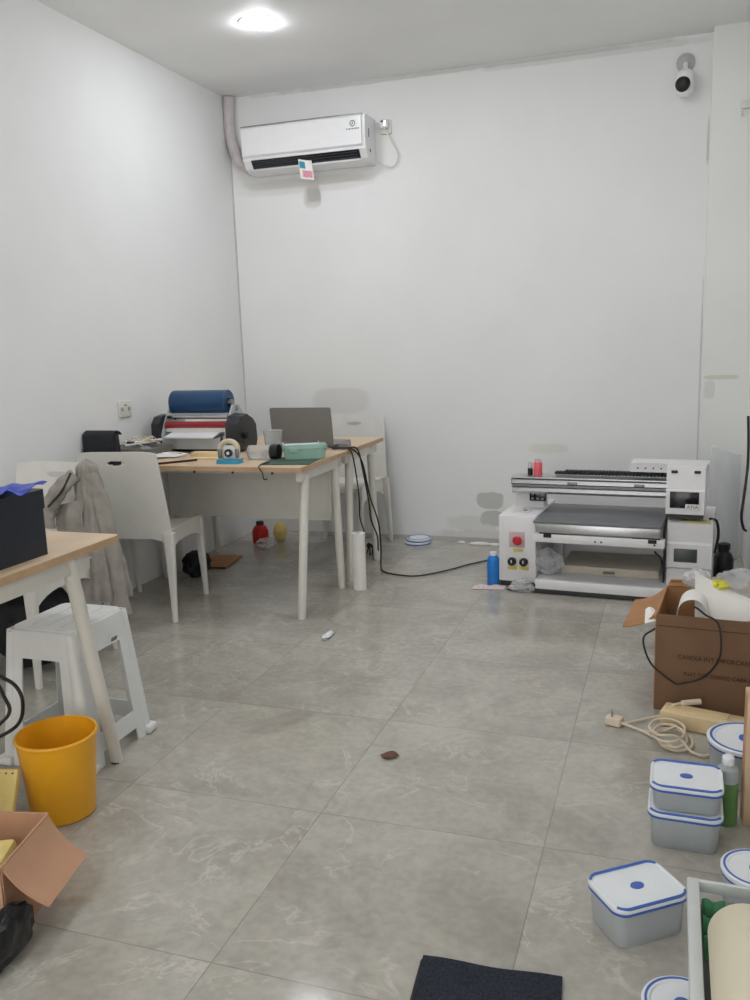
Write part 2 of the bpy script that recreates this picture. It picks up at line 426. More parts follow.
# pipe in wrapping tape, from the corner down behind the unit
tag(MB().tube([(-2.79, 5.405, 2.91), (-2.797, 5.407, 2.78), (-2.79, 5.405, 2.66), (-2.765, 5.405, 2.57), (-2.73, 5.408, 2.50), (-2.645, 5.408, 2.44)], .036, 14).build('wrapped_pipe', M_lilac),
    'lilac-grey tape-wrapped pipe curving down the corner beside the air conditioner', 'pipe')
tg = thing('paper_tag', 'small pink and blue paper tag hanging from the air conditioner outlet', 'paper tag', (-2.212, 5.262, 2.335), .25)
tgs = lambda u, v: Vector((-.042 + .084 * u + .012 * (1 - v), -.008 + .014 * math.sin(3 * u), .115 * v - .012 * u))
MB().sheet(tgs, 8, 6, .0012).build('sheet', M_paper, tg)
def tagpatch(u0, u1, v0, v1): return lambda u, v: tgs(u0 + (u1 - u0) * u, v0 + (v1 - v0) * v) + Vector((0, -.0022, 0))
MB().sheet(tagpatch(.05, .45, .55, .9), 4, 4, .0006).build('blue_print', mat('teal_print', (60, 150, 176), .6), tg)
MB().sheet(tagpatch(.2, .9, .1, .45), 4, 4, .0006).build('pink_print', mat('pink_print', (226, 150, 168), .6, var=.3, scale=120), tg)
wk = thing('wall_socket', 'white power socket with plugged-in adapter right of the air conditioner', 'socket', (-1.735, YB, 2.625))
slab(MB(), .075, .085, .008, 0, .012).build('plate', M_socket, wk, rot=(PI / 2, 0, 0))
MB().box((0, -.03, .012), (.045, .045, .05), None, .006).build('plug', M_acw, wk); MB().box((-.008, -.0535, .024), (.016, .003, .01)).build('pin_cap', M_dark, wk); MB().box((.012, -.054, .01), (.012, .004, .03)).build('shiny_label', M_chain, wk)
tag(MB().tube([(-1.733, 5.405, 2.612), (-1.69, 5.405, 2.53), (-1.655, 5.42, 2.46), (-1.665, 5.43, 2.41), (-1.70, 5.43, 2.385), (-1.785, 5.42, 2.415)], .004, 6).build('power_cable', M_socket),
    'thin white cable looping from the high wall socket to the air conditioner', 'cable')
# loose plug hung on the wall beside it -- security camera in the other corner
sc_ = thing('security_camera', 'small white security camera with black face in the upper right corner', 'security camera', (.02, YB, 2.70))
MB().lathe([(.05, 0), (.05, .012), (.035, .02), (.02, .03)], axis='y', seg=24).build('wall_mount', mat('pale_grey_mount', (186, 186, 182), .6), sc_, rot=(0, 0, PI), loc=(0, 0, .075))
MB().tube([(0, -.025, .065), (0, -.06, .05), (0, -.075, .02)], .012, 10).build('bracket', M_acw, sc_)
MB().lathe([(.0, -.075), (.026, -.072), (.042, -.055), (.046, -.02), (.046, .03), (.038, .055), (.02, .066), (.0, .068)], seg=28).build('body', M_acw, sc_, loc=(0, -.085, -.045), rot=(.15, 0, 0))
MB().lathe([(0, 0), (.034, 0), (.040, .006), (.038, .012), (.024, .024), (0, .028)], seg=24).build('lens_face', M_black, sc_, loc=(-.012, -.118, -.062), rot=(PI / 2 + .1, 0, -.2))
ol = thing('wall_outlet', 'white two-gang outlet on the left wall above the desk clutter', 'outlet', (XL, 4.03, 1.0))
MB().box((.006, 0, 0), (.012, .11, .09), None, .004).build('plate', M_socket, ol)
oh = MB()
for dy in (-.03, .03):
    oh.box((.0125, dy - .006, 0), (.002, .004, .02)); oh.box((.0125, dy + .006, 0), (.002, .004, .02))
oh.box((.0125, 0, .02), (.002, .02, .006)); oh.build('slot', M_inkgrey, ol)
jb = thing('junction_box', 'small white trunking box high on the pier at the right edge', 'junction box', (.335, YP, 2.50))
MB().box((0, -.012, 0), (.05, .024, .04), None, .004).build('box', M_socket, jb); MB().box((-.02, -.010, -.03), (.008, .018, .05)).build('clip', M_socket, jb)

# ------------------------------------------------------------------ desks
def make_desk(label, x0, x1, y0, y1, legs, modesty):
    """legs: (front top y, front foot y, back top y, back foot y) in world"""
    cx, cy = (x0 + x1) / 2, (y0 + y1) / 2; w, d = x1 - x0, y1 - y0
    t = thing('work_desk', label, 'desk', (cx, cy, 0), 0, 'birch top work desks with white splayed legs')
    tp = slab(MB(), w, d, .012, .7245, .745, n=3).build('table_top', M_birch, t)
    slab(MB(), w + .002, d + .002, .013, .722, .7435, n=3).build('edge_band', M_birchedge, tp)
    tf, ff, tb, fb = [v - cy for v in legs]
    for s in (-1, 1):
        X = s * (w / 2 - .035)
        rl = MB(); rl.box((X, (tf + tb) / 2, .694), (.03, tb - tf + .16, .055), None, .006)
        rl.build('end_rail', M_whitemetal, t)
        for (a, b) in ((tf, ff), (tb, fb)):
            lg = MB().tube([(X, a, .715), (X, a + (b - a) * .06, .655), (X, b - (b - a) * .05, .05), (X, b, .012)], lambda q: .0235 - .004 * q, 14, n=4).build('leg', M_whitemetal, t)
            MB().cyl((X, b, 0), (X, b, .014), .019).build('foot', M_dark, lg)
    for Y in (-d / 2 + .22, d / 2 - .12):
        MB().box((0, Y, .699), (w - .1, .025, .045)).build('apron_rail', M_whitemetal, t)
    if modesty is not None:
        MB().box((0, modesty - cy, .535), (w - .17, .018, .33), None, .003).build('modesty_panel', M_white, t)
    for k in range(5):
        xx = -w / 2 + .16 + k * (w - .32) / 4
        MB().cyl((xx, -d / 2 + .03, .706), (xx, -d / 2 + .03, .7225), .006, seg=8).build('fixing_bolt', M_dark, t)
    return t
make_desk('birch top desk against the left wall with a laminator and lunch box', -2.815, -1.645, 3.685, 4.325, (3.815, 3.70, 4.20, 4.245), 4.262)
make_desk('birch top desk farthest back, carrying the grey laptop', -2.815, -1.650, 4.335, 4.955, (4.44, 4.385, 4.80, 4.86), None)
make_desk('nearest birch top desk at the left edge under the navy case', -2.815, -1.645, 1.46, 2.262, (1.58, 1.47, 2.055, 2.19), None)

# ------------------------------------------------------------------ white plastic chairs
def make_chair(label):
    t = thing('plastic_chair', label, 'chair', (0, 0, 0), 0, 'white moulded plastic chairs')
    def seat(u, v):
        x = (u - .5) * .445 * (1 - .09 * v); y = -.205 + .435 * v
        z = .447 - .014 * math.cos((u - .5) * PI) + (-.03 * max(0, (v - .82) / .18) ** 2)
        return Vector((x, y, z))
    MB().sheet(seat, 16, 16, .006).build('seat', M_white, t)
    def back(u, v):
        wd = .468 - .055 * v
        x = (u - .5) * wd
        y = -.213 - .038 * v - .02 * v * v + .012 * (2 * (u - .5)) ** 2
        z = .405 + (.435 - .012 * (2 * (u - .5)) ** 6) * v
        return Vector((x, y, z))
    MB().sheet(back, 60, 90, .007, mask=lambda u, v: ((u - .5) / .115) ** 2 + ((v - .875) / .028) ** 2 < 1).build('backrest', M_white, t)
    def leg(px, py, fx, fy, wt):
        m = MB(); rings = []
        for q in range(9):
            s = q / 8
            x = px + (fx - px) * s; y = py + (fy - py) * s; z = .435 * (1 - s)
            w = wt * (1 - s) ** 1.5 + .026 * (1 - (1 - s) ** 1.5); dd = wt * .75 * (1 - s) ** 1.5 + .026 * (1 - (1 - s) ** 1.5)
            x -= math.copysign((w - .026) / 2, px) ; y -= math.copysign((dd - .026) / 2, py)
            rings.append([Vector((x + a, y + b, z)) for a, b in rrect(w, dd, .009, 3)])
        return m.loft(rings)
    for sx in (-1, 1):
        leg(sx * .230, -.212, sx * .235, -.245, .055).build('leg', M_white, t)
        leg(sx * .200, .215, sx * .197, .232, .055).build('leg', M_white, t)
    def arch(L, hmid, hend, n=12):
        top = [(-L / 2, .442), (L / 2, .442)]
        low = [(L / 2 - L * k / n, .442 - hmid - (hend - hmid) * abs(1 - 2 * k / n) ** 3) for k in range(n + 1)]
        return top + low
    for sx in (-1, 1):
        MB().prism(arch(.40, .07, .12), lambda a, z: Vector((sx * .2085, .01 + a, z)), lambda a, z: Vector((sx * .202, .01 + a, z))).build('side_skirt', M_white, t)
    MB().prism(arch(.40, .012, .03), lambda a, z: Vector((a, .205, z - .03)), lambda a, z: Vector((a, .199, z - .03))).build('front_skirt', M_white, t)
    MB().prism(arch(.43, .03, .06), lambda a, z: Vector((a, -.212, z)), lambda a, z: Vector((a, -.206, z))).build('rear_skirt', M_white, t)
    return t
ch = make_chair('white plastic chair with its back to the camera at the laminator desk')
ch.location = (-2.535, 3.725, 0); ch.rotation_euler = (0, 0, math.radians(7))
dup(ch, (-2.565, 2.87, 0), PI + .02, 'white plastic chair at the left edge with a grey jacket on it')
dup(ch, (-1.985, 5.105, 0), PI, 'white plastic chair behind the laptop against the back wall')

# ------------------------------------------------------------------ jacket on the chair
jk = thing('jacket', 'grey quilted jacket draped over the chair back at the left edge', 'jacket', (-2.385, 3.085, .225))
def jbody(u, v):
    a = 2 * PI * u
    z = .03 + .575 * v
    s = 1 - v
    rx = .040 + .085 * s ** .8; ry = .036 + .062 * s
    f = 1 + .15 * math.sin(6 * a + 2 * v) * s + .08 * math.sin(13 * a - 5 * v)
    q = .005 * abs(math.sin(20 * v))
    return Vector((-.005 + .03 * s + (rx * f + q) * math.cos(a), .015 - .015 * s + (ry * f + q) * math.sin(a), z))
rings = [[jbody(i / 80, j / 40) for i in range(80)] for j in range(41)]
for k, sc in enumerate((.75, .4, .1)):
    c = sum(rings[40], Vector()) / 80
    rings.append([c + (p - c) * sc + Vector((0, 0, .010 * (k + 1))) for p in rings[40]])
MB().loft(rings).build('body', M_jacket, jk, ang=60)
def sleeve(pts, r0, r1):
    m = MB(); P = catmull(pts, 12); n = len(P); rr = []; e1 = None
    for i, p in enumerate(P):
        q = i / (n - 1); t = (P[min(i + 1, n - 1)] - P[max(i - 1, 0)]).normalized()
        e1 = (t.orthogonal() if e1 is None else e1 - t * e1.dot(t)).normalized(); e2 = t.cross(e1)
        r = (r0 + (r1 - r0) * q) * (1 + .05 * math.sin(34 * q))
        rr.append([p + (e1 * math.cos(a) + e2 * math.sin(a)) * r * (1 + .10 * math.sin(3 * a + 9 * q) + .05 * noise.noise(p * 20 + Vector((a, 0, 0)))) for a in [2 * PI * k / 24 for k in range(24)]])
    return m.loft(rr)
sleeve([(.02, .0, .57), (.065, .0, .45), (.095, -.01, .30), (.125, -.02, .12), (.145, -.03, -.04)], .032, .040).build('sleeve', M_jacket, jk, ang=60)
sleeve([(-.03, -.03, .57), (-.08, -.075, .52), (-.13, -.10, .44), (-.15, -.11, .36)], .03, .042).build('sleeve', M_jacket, jk, ang=60)
MB().tube([(-.03, -.06, .585), (-.055, -.10, .51), (-.10, -.14, .45)], .005, 6).build('zip', M_dark, jk)
MB().sheet(lambda u, v: Vector((-.12 + .13 * u, -.048 - .03 * math.sin(PI * v) + .012 * math.sin(9 * u), .28 + .16 * v + .03 * u)), 14, 10, .006).build('lining', M_jacket, jk, ang=60)

# ------------------------------------------------------------------ stool
st = thing('plastic_stool', 'white square plastic stool under the nearest desk', 'stool', (-1.868, 2.255, 0), 0)
TW, TD, BW, BD, SH = .250, .285, .335, .345, .46
slab(MB(), TW - .01, TD - .01, .03, SH - .012, SH, s1=.97).build('seat', M_stool, st)
gr = MB()
for k in (-1, 0, 1): gr.box((.055 * k, 0, SH + .0008), (.003, TD - .07, .0016))
gr.box((.04, .0, SH + .0014), (.04, .012, .002)); gr.build('seat_ribs', M_inkgrey if False else M_whitemetal, st)
MB().box((.03, .03, SH + .0012), (.035, .01, .0024)).build('hand_hole', M_dark, st)
def side(axis, sgn):
    """one trapezoid side panel with a window, as a masked sheet; last rows leave feet"""
    def f(u, v):
        z = (SH - .006) * (1 - v)
        hw = (TW if axis == 'y' else TD) / 2 * (1 - v) + (BW if axis == 'y' else BD) / 2 * v
        off = (TD if axis == 'y' else TW) / 2 * (1 - v) + (BD if axis == 'y' else BW) / 2 * v
        a = (2 * u - 1) * hw
        return Vector((a, sgn * off, z)) if axis == 'y' else Vector((sgn * off, a, z))
    def msk(u, v):
        win = .22 < u < .78 and .21 < v < .78
        foot = .22 < u < .78 and v > .90
        return win or foot
    return MB().sheet(f, 22, 30, .006, mask=msk)
for ax, sg in (('y', -1), ('y', 1), ('x', -1), ('x', 1)): side(ax, sg).build('side_panel', M_stool, st)
for sx in (-1, 1):
    for sy in (-1, 1):
        m = MB(); R = []
        for q in range(7):
            s = q / 6; x = sx * (TW / 2 * (1 - s) + BW / 2 * s); y = sy * (TD / 2 * (1 - s) + BD / 2 * s); z = (SH - .012) * (1 - s)
            w = .034 + .012 * s
            R.append([Vector((x - sx * w * .38 + a, y - sy * w * .38 + b, z)) for a, b in rrect(w, w, w * .4, 4)])
        m.loft(R); m.box((sx * (BW / 2 - .012), sy * (BD / 2 - .012), .016), (.055, .055, .032), None, .01)
        m.build('leg', M_stool, st)
MB().box((.151, .03, .385), (.003, .028, .012), (0, .2, 0)).build('moulded_mark', M_inkgrey, st)

# ------------------------------------------------------------------ bucket
bk = thing('bucket', 'yellow plastic bucket beside the stool at the left edge', 'bucket', (-1.648, 1.89, 0))
MB().lathe([(.0, .004), (.084, .0), (.090, .004), (.110, .238), (.113, .240), (.113, .245), (.108, .245), (.0865, .010), (.0, .008)], seg=56).build('tub', M_bucket, bk, ang=40)
MB().lathe([(.1095, .236), (.1145, .238), (.1155, .243), (.1135, .247), (.1085, .247), (.1095, .236)], seg=56).build('rim', M_bucket, bk)

# ------------------------------------------------------------------ open cartons
def carton(t, w, d, h, th, m, flaps):
    """walls with open top; flaps: dict side -> (length, angle from vertical outward)"""
    MB().box((0, 0, th / 2), (w, d, th)).build('bottom', m, t)
    MB().box((0, -d / 2, h / 2), (w, th, h)).build('front_side', m, t)
    MB().box((0, d / 2, h / 2), (w, th, h)).build('back_side', m, t)
    MB().box((-w / 2, 0, h / 2), (th, d - th, h)).build('left_side', m, t)
    MB().box((w / 2, 0, h / 2), (th, d - th, h)).build('right_side', m, t)
    for s, (L, a) in flaps.items():
        ca, sa = math.cos(a), math.sin(a)
        q = {'l': (-1, 0), 'r': (1, 0), 'f': (0, -1), 'b': (0, 1)}[s]
        def f(u, v, q=q, L=L):
            bend = .015 * math.sin(PI * v)
            out = L * v * sa + bend * ca * .5; up = L * v * ca - bend * sa
            if q[0]: return Vector((q[0] * (w / 2 + out), (u - .5) * (d - .01 - .02 * v), h + up))
            return Vector(((u - .5) * (w - .01 - .02 * v), q[1] * (d / 2 + out), h + up))
        MB().sheet(f, 6, 8, th).build('flap', m, t)
cb = thing('open_carton', 'open brown carton of white paper and plastic waste by the right wall', 'carton', (.178, 3.205, 0), math.radians(-5))
carton(cb, .39, .36, .352, .006, M_card2, {'l': (.13, 2.05), 'b': (.03, .1)})
for o_ in cb.children:
    if o_.name.startswith('front_side'): o_.data.materials[0] = M_cardshade
pt = text('printed_text', 'CAREXA INT IMPORCARUNAL', .0225, M_ink, cb, (.02, -.1845, .205), (PI / 2, 0, 0), .92)
text('printed_text', 'INAT TOP DARMO CARA-M', .020, M_ink, cb, (.012, -.1845, .145), (PI / 2, 0, 0), .9)
MB().box((0, -.1838, .312), (.38, .0012, .002)).build('crease', M_ink, cb)
# contents of the carton
pr_ = lambda u, v: Vector((.03 + .23 * u, 3.16 + .08 * v - .03 * u, .30 + .15 * v - .085 * u * v + .015 * math.sin(3 * u)))
tag(MB().sheet(lambda u, v: Vector((.095 + .20 * u, 3.10 + .10 * v + .03 * u, .32 + (.155 - .105 * u ** .8) * v + .02 * math.sin(PI * v))), 14, 10, .0015).build('paper_sheet', M_paper),
    'pointed sheet of white paper sticking up out of the right-hand carton', 'paper')
tag(MB().sheet(lambda u, v: Vector((.085 - .050 * math.cos(PI * u) + .01 * v, 3.075 + .09 * v, .325 + .075 * math.sin(PI * u) ** .7 + .012 * v)), 18, 6, .0015).build('curled_paper', M_paper),
    'curled white paper arching up at the left in the right-hand carton', 'paper')
def crumple(c, r, seed, amp=.35, sub=4):
    b = MB(); bmesh.ops.create_icosphere(b.bm, subdivisions=sub, radius=1)
    for v in b.bm.verts:
        n = noise.fractal(v.co * 1.7 + Vector((seed, seed * 2, 0)), 1.0, 2.0, 3) * amp + .10 * (1 - abs(noise.noise(v.co * 2.6 + Vector((0, seed, 0)))) * 2)
        v.co = Vector(c) + Vector((v.co.x * r[0], v.co.y * r[1], v.co.z * r[2])) * (1 + n)
    return b
tag(crumple((.105, 3.33, .405), (.045, .04, .035), 3).build('plastic_bag', M_film, ang=60), 'crumpled clear plastic bag at the back left of the right-hand carton', 'plastic bag')
tag(crumple((.245, 3.27, .405), (.085, .06, .055), 5).build('plastic_bag', M_film, ang=60), 'crumpled clear plastic bag over the middle of the right-hand carton', 'plastic bag')
tag(crumple((.165, 3.22, .415), (.045, .035, .018), 8).build('yellow_wrapper', M_yellowfilm, ang=60), 'yellow plastic wrapper among the bags in the right-hand carton', 'wrapper')
tag(crumple((.20, 3.20, .16), (.13, .11, .13), 9, .15).build('packing_waste', M_greycloth, ang=60), 'grey packing waste filling the right-hand carton', 'packing waste')
tag(MB().sheet(lambda u, v: Vector((-.07 + .06 * u, 3.04 + .07 * v, .315 + .035 * math.sin(3 * u + 1) * v + .02 * u)), 6, 6, .001).build('paper_scrap', M_paper), 'torn white paper scrap lying on the left flap of the carton', 'paper')
tag(MB().tube([(.092, 3.09, .37), (.10, 3.03, .385), (.125, 2.995, .375), (.168, 2.985, .345), (.175, 2.975, .24), (.13, 2.985, .16), (.06, 2.992, .125), (.03, 2.995, .125), (-.045, 3.01, .18), (-.073, 3.02, .265), (-.035, 3.04, .30)], .0035, 8).build('cable', M_cable),
    'thin black cable looped over the front of the right-hand carton', 'cable')
ct = thing('open_carton', 'open pinkish-brown carton with a folded-out flap at the lower left edge', 'carton', (-1.567, 1.436, 0), math.radians(13))
carton(ct, .33, .228, .20, .005, M_cardpink, {'r': (.14, 2.36)})
tag(MB().box((0, 0, 0), (.20, .14, .05), (.12, -.1, .3), .012).build('padded_envelope', M_yellow, loc=(-1.56, 1.44, .115)), 'pale yellow packet inside the lower left carton', 'packet')
yb_ = thing('foam_packet', 'pale yellow packet with a dotted edge leaning above the lower left carton', 'packet', (-1.775, 1.70, .065), .25)
yb_.rotation_euler = (-.5, 0, .25)
MB().box((0, 0, .05), (.20, .022, .16), None, .006).build('body', M_yellow, yb_)
pd = MB()
for k in range(10): pd.box((-.085 + .019 * k, -.0112, .118), (.005, .0015, .004))
o_ = pd.build('perforation', M_ink, yb_); o_['kind'] = 'stuff'
tag(crumple((-1.352, 1.315, .062), (.030, .085, .062), 12, .15).build('rubbish_bag', M_binbag, ang=25), 'black plastic rubbish bag on the floor below the carton flap', 'rubbish bag')

# ------------------------------------------------------------------ navy case and blue bag on the near desk
nc = thing('storage_case', 'navy blue storage case on the nearest desk at the left edge', 'case', (-1.88, 1.855, .745), math.radians(-1))
slab(MB(), .36, .295, .012, 0, .135).build('body', M_navy, nc)
slab(MB(), .368, .303, .014, .135, .19).build('lid', M_navy, nc)
MB().box((.184, -.10, .06), (.006, .022, .022), None, .004).build('latch', M_steel, nc)
tag(MB().sheet(lambda u, v: Vector((-2.02 + .372 * u, 1.74 + .20 * v + .02 * u, .940 + .020 * abs(math.sin(2.2 * u + 2.1 * v)) + .014 * math.sin(13 * u + 5 * v) ** 2 * abs(math.sin(7 * v + 3 * u)) + .012 * noise.noise(Vector((9 * u, 7 * v, 2))) ** 2 + .002)), 44, 24, .002).build('plastic_bag', M_blue, ang=60),
    'bright blue plastic bag lying flat on the navy case', 'plastic bag')
tag(MB().tube([(-1.95, 1.84, .60), (-1.86, 1.88, .43), (-1.785, 1.90, .37), (-1.765, 1.90, .31), (-1.80, 1.90, .24), (-1.90, 1.87, .19), (-2.05, 1.85, .15)], .0055, 8).tube([(-1.96, 1.86, .55), (-1.84, 1.87, .41), (-1.81, 1.88, .34), (-1.80, 1.88, .29), (-1.86, 1.86, .22), (-2.0, 1.83, .0)], .0055, 8).build('cable', M_cable),
    'loop of black cable hanging under the nearest desk at the left edge', 'cable')
tag(MB().tube([(-1.80, 1.72, .008), (-1.72, 1.72, .006), (-1.66, 1.735, .006), (-1.60, 1.77, .006)], .005, 8).build('cable', M_cable), 'short black cable end on the floor between bucket and carton', 'cable')
tag(crumple((-2.56, 2.86, .19), (.185, .15, .18), 21, .08).build('dark_bulk', M_bagblack, ang=40), 'added black bulk standing in for shade under the chair at the left edge', 'bag')  # bulk added to darken the space under the chair seat

# ------------------------------------------------------------------ shoulder bag
sb = thing('shoulder_bag', 'black shoulder bag with a chain strap on the desk by the left wall', 'bag', (-2.728, 3.685, .745), 0)
slab(MB(), .175, .075, .03, .0, .10, s1=1.03).build('body', M_bagblack, sb)
def flapf(u, v):
    x = (u - .5) * (.185 - .01 * v)
    if v < .35: y = .035 - .075 * v / .35; z = .155 + .02 * math.sin(PI * v / .35)
    else: y = -.04 - .006 * math.sin(PI * (v - .35) / .65); z = .155 - .145 * (v - .35) / .65 * (1 - .12 * abs(2 * u - 1) ** 4)
    return Vector((x, y, z))
MB().sheet(flapf, 14, 20, .006).build('flap', M_bagblack, sb)
slab(MB(), .18, .072, .03, .10, .16, s1=.95).build('gusset', M_bagblack, sb)
MB().box((.045, -.050, .055), (.022, .004, .022), None, .003).build('clasp', M_chain, sb)
cn = MB()
P = catmull([(-.088, -.02, .14), (-.095, -.045, .08), (-.095, -.06, .01), (-.093, -.07, -.05)], 6)
for i, p in enumerate(P): cn.box(p, (.008, .005, .012), (0, 0, 0 if i % 2 else PI / 2), .002)
cn.build('chain_strap', M_chain, sb)
MB().tube([(-.075, -.05, .03), (-.085, -.07, .02), (-.085, -.075, -.03), (-.07, -.07, -.04)], .018, 10).build('pouch', M_bagblack, sb)

# ------------------------------------------------------------------ laminator
lm = thing('laminator', 'roll laminator with a thick blue film roll on the desk by the left wall', 'laminator', (-2.492, 4.30, .745), math.radians(0))
for s in (-1, 1):
    MB().prism([(-.13, .02), (.13, .02), (.11, .17), (.03, .255), (-.03, .255), (-.08, .19), (-.13, .10)], lambda y, z: Vector((s * .192, y, z)), lambda y, z: Vector((s * .204, y, z))).build('side_plate', M_laminator, lm)
    MB().box((s * .20, 0, .235), (.024, .03, .03), None, .006).build('roll_bracket', M_steel, lm)
MB().prism([(-.14, .02), (.14, .02), (.14, .12), (-.14, .08)], lambda y, z: Vector((-.19, y, z)), lambda y, z: Vector((.19, y, z))).build('base', M_laminator, lm)
MB().box((0, .04, .02), (.33, .2, .04)).build('foot_block', M_dark, lm)
MB().prism([(-.19, .085), (-.10, .105), (-.10, .112), (-.19, .092)], lambda y, z: Vector((-.15, y, z)), lambda y, z: Vector((.15, y, z))).build('feed_tray', M_lid, lm)
MB().prism([(-.10, .112), (.0, .112), (.0, .155), (-.09, .15)], lambda y, z: Vector((-.19, y, z)), lambda y, z: Vector((.19, y, z))).build('guard', M_paper, lm)
MB().cyl((-.19, -.095, .150), (.19, -.095, .152), .018).build('pressure_roller', M_redroller, lm)
MB().cyl((-.19, -.075, .192), (.19, -.075, .192), .012).build('tension_bar', M_alu, lm)
MB().cyl((-.19, -.06, .205), (.19, -.06, .205), .010).build('tension_bar', M_alu, lm)
rl_ = MB().lathe([(.024, -.172), (.066, -.172), (.0685, -.169), (.0685, .169), (.066, .172), (.024, .172), (.024, -.172)], axis='x', seg=40).build('film_roll', M_roll, lm, loc=(0, -.02, .268))
MB().cyl((-.198, 0, 0), (.198, 0, 0), .016).build('core_shaft', M_steel, rl_)
blk = [(-.13, .012), (.12, .012), (.14, .05), (.13, .14), (.09, .175), (-.02, .21), (-.10, .20), (-.14, .16), (-.145, .05)]
MB().prism(blk, lambda y, z: Vector((.206, y, z)), lambda y, z: Vector((.262 + .015 * (y < 0), y * .9, z * .97))).build('drive_cover', M_dark, lm)
MB().prism(blk, lambda y, z: Vector((-.268, y * .9, z * .97)), lambda y, z: Vector((-.206, y, z))).build('drive_cover', M_dark, lm)
MB().cyl((.268, -.06, .09), (.292, -.06, .09), .018).build('crank_knob', M_black, lm)
pk = MB(); pk.cyl((-.172, -.1, .195), (-.15, -.1, .195), .008); pk.cyl((-.13, -.1, .185), (-.12, -.1, .185), .006); pk.build('adjuster', M_dark, lm)

# ------------------------------------------------------------------ desk clutter
# tape holder: beige arch on a blue foot
td = thing('tape_cutter', 'small beige arched tape cutter on a blue base at the front of the desk', 'tape cutter', (-2.075, 3.80, .745), .1)
slab(MB(), .125, .07, .012, 0, .022, s1=.95).build('base', M_skyblue, td)
arc = [(.045 * math.cos(a), .075 + .035 * math.sin(a)) for a in [PI * k / 12 for k in range(13)]]
MB().tube([(.045, 0, .02)] + [(x, 0, z) for x, z in arc] + [(-.045, 0, .02)], .013, 10, n=3).build('arch', M_beige, td)
MB().box((0, .012, .055), (.065, .02, .068), None, .004).build('body', M_lid, td)
MB().cyl((0, -.006, .052), (0, -.018, .052), .020).build('wheel', M_dark, td)
hb = MB(); hb.cyl((0, -.017, .052), (0, -.022, .052), .008); hb.build('hub', M_lid, td)
for s in (-1, 1): MB().box((s * .045, -.002, .05), (.02, .03, .045), None, .004).build('side_grip', M_alu_dark, td)
# glue bottle
gb = thing('glue_bottle', 'small black-nozzled bottle with white label before the laminator', 'bottle', (-2.215, 3.985, .745))
MB().lathe([(0, 0), (.024, .0), (.026, .004), (.026, .055), (.02, .06), (0, .06)], seg=20).build('body', M_lid, gb)
MB().lathe([(.018, .06), (.018, .068), (.012, .08), (.004, .115), (.0, .117)], seg=16).build('nozzle', M_black, gb)
wb = thing('wood_block', 'pale wooden offcut lying flat before the laminator', 'wood block', (-2.30, 3.965, .745), .06)
MB().box((0, 0, .017), (.15, .06, .034), None, .003).build('body', M_wood, wb)
MB().box((.01, -.05, .006), (.17, .05, .012), (0, 0, .05), .002).build('thin_board', M_wood, wb)
cbd = thing('cutting_board', 'thin wooden board with a dark edge at the desk front behind the chair', 'board', (-2.44, 3.80, .745), math.radians(48))
MB().box((0, 0, .006), (.28, .14, .010), None, .002).build('board', M_birch, cbd); MB().box((0, -.071, .006), (.28, .003, .011)).build('dark_edge', M_ink, cbd)
tag(MB().sheet(lambda u, v: Vector((-2.63 + .2 * u, 3.84 + .12 * v + .04 * u, .762 + .012 * math.sin(3 * u) * v)), 6, 6, .001).build('paper_sheet', M_paper), 'sheet of white paper on the desk behind the front chair', 'paper')
# a shallow tray of tools beside the wall
tt = thing('tool_tray', 'grey tray of tools on the desk beside the left wall', 'tray', (-2.70, 3.99, .745), .05)
slab(MB(), .22, .24, .02, 0, .055, s1=1.05).build('tray', M_greycloth, tt)
for i, (x, y, z, a, L, mm) in enumerate(((-.04, -.04, .066, .3, .20, M_steel), (.03, .02, .07, -.5, .18, M_chain), (.02, -.06, .075, .9, .16, M_socket), (-.02, .05, .068, .1, .2, M_dark), (.05, -.02, .084, .5, .15, M_chain), (-.05, .0, .08, -.3, .17, M_lid))):
    m = MB(); dx, dy = math.cos(a) * L / 2, math.sin(a) * L / 2
    m.tube([(x - dx, y - dy, z), (x, y, z + .004), (x + dx, y + dy, z + .008)], lambda q: .005 + .005 * abs(q - .3), 8)
    o = m.build('tool_handle', mm, tt)
cr_ = MB()
for k in range(5):
    a = k * 1.3
    cr_.tube([(.02 + .05 * math.cos(a), -.03 + .05 * math.sin(a), .09), (.05 * math.cos(a + 1), .02 + .05 * math.sin(a + 1), .105), (.09 * math.cos(a + 2), .06 * math.sin(a + 2), .085), (.1 * math.cos(a + 2.6), .09 * math.sin(a + 2.6), .07)], .003, 6)
cr_.build('wire_bundle', M_cord, tt)
tag(crumple((-2.63, 3.905, .785), (.035, .03, .03), 31, .25).build('wire_coil', M_steel, ang=60), 'small steel wire bunch beside the tool tray', 'wire')
pl = thing('pliers', 'black-handled pliers lying before the tool tray', 'pliers', (-2.545, 3.965, .745), .3)
for s in (-1, 1): MB().tube([(-.02, s * .002, .018), (.03, s * .014, .02), (.09, s * .022, .018)], .007, 8).build('handle', M_dark, pl)
MB().tube([(-.06, 0, .016), (-.02, 0, .018)], lambda q: .004 + .009 * q, 8, smooth=False).build('jaw', M_steel, pl)
MB().box((-.01, 0, .006), (.09, .04, .012), None, .002).build('case', M_paper, pl)
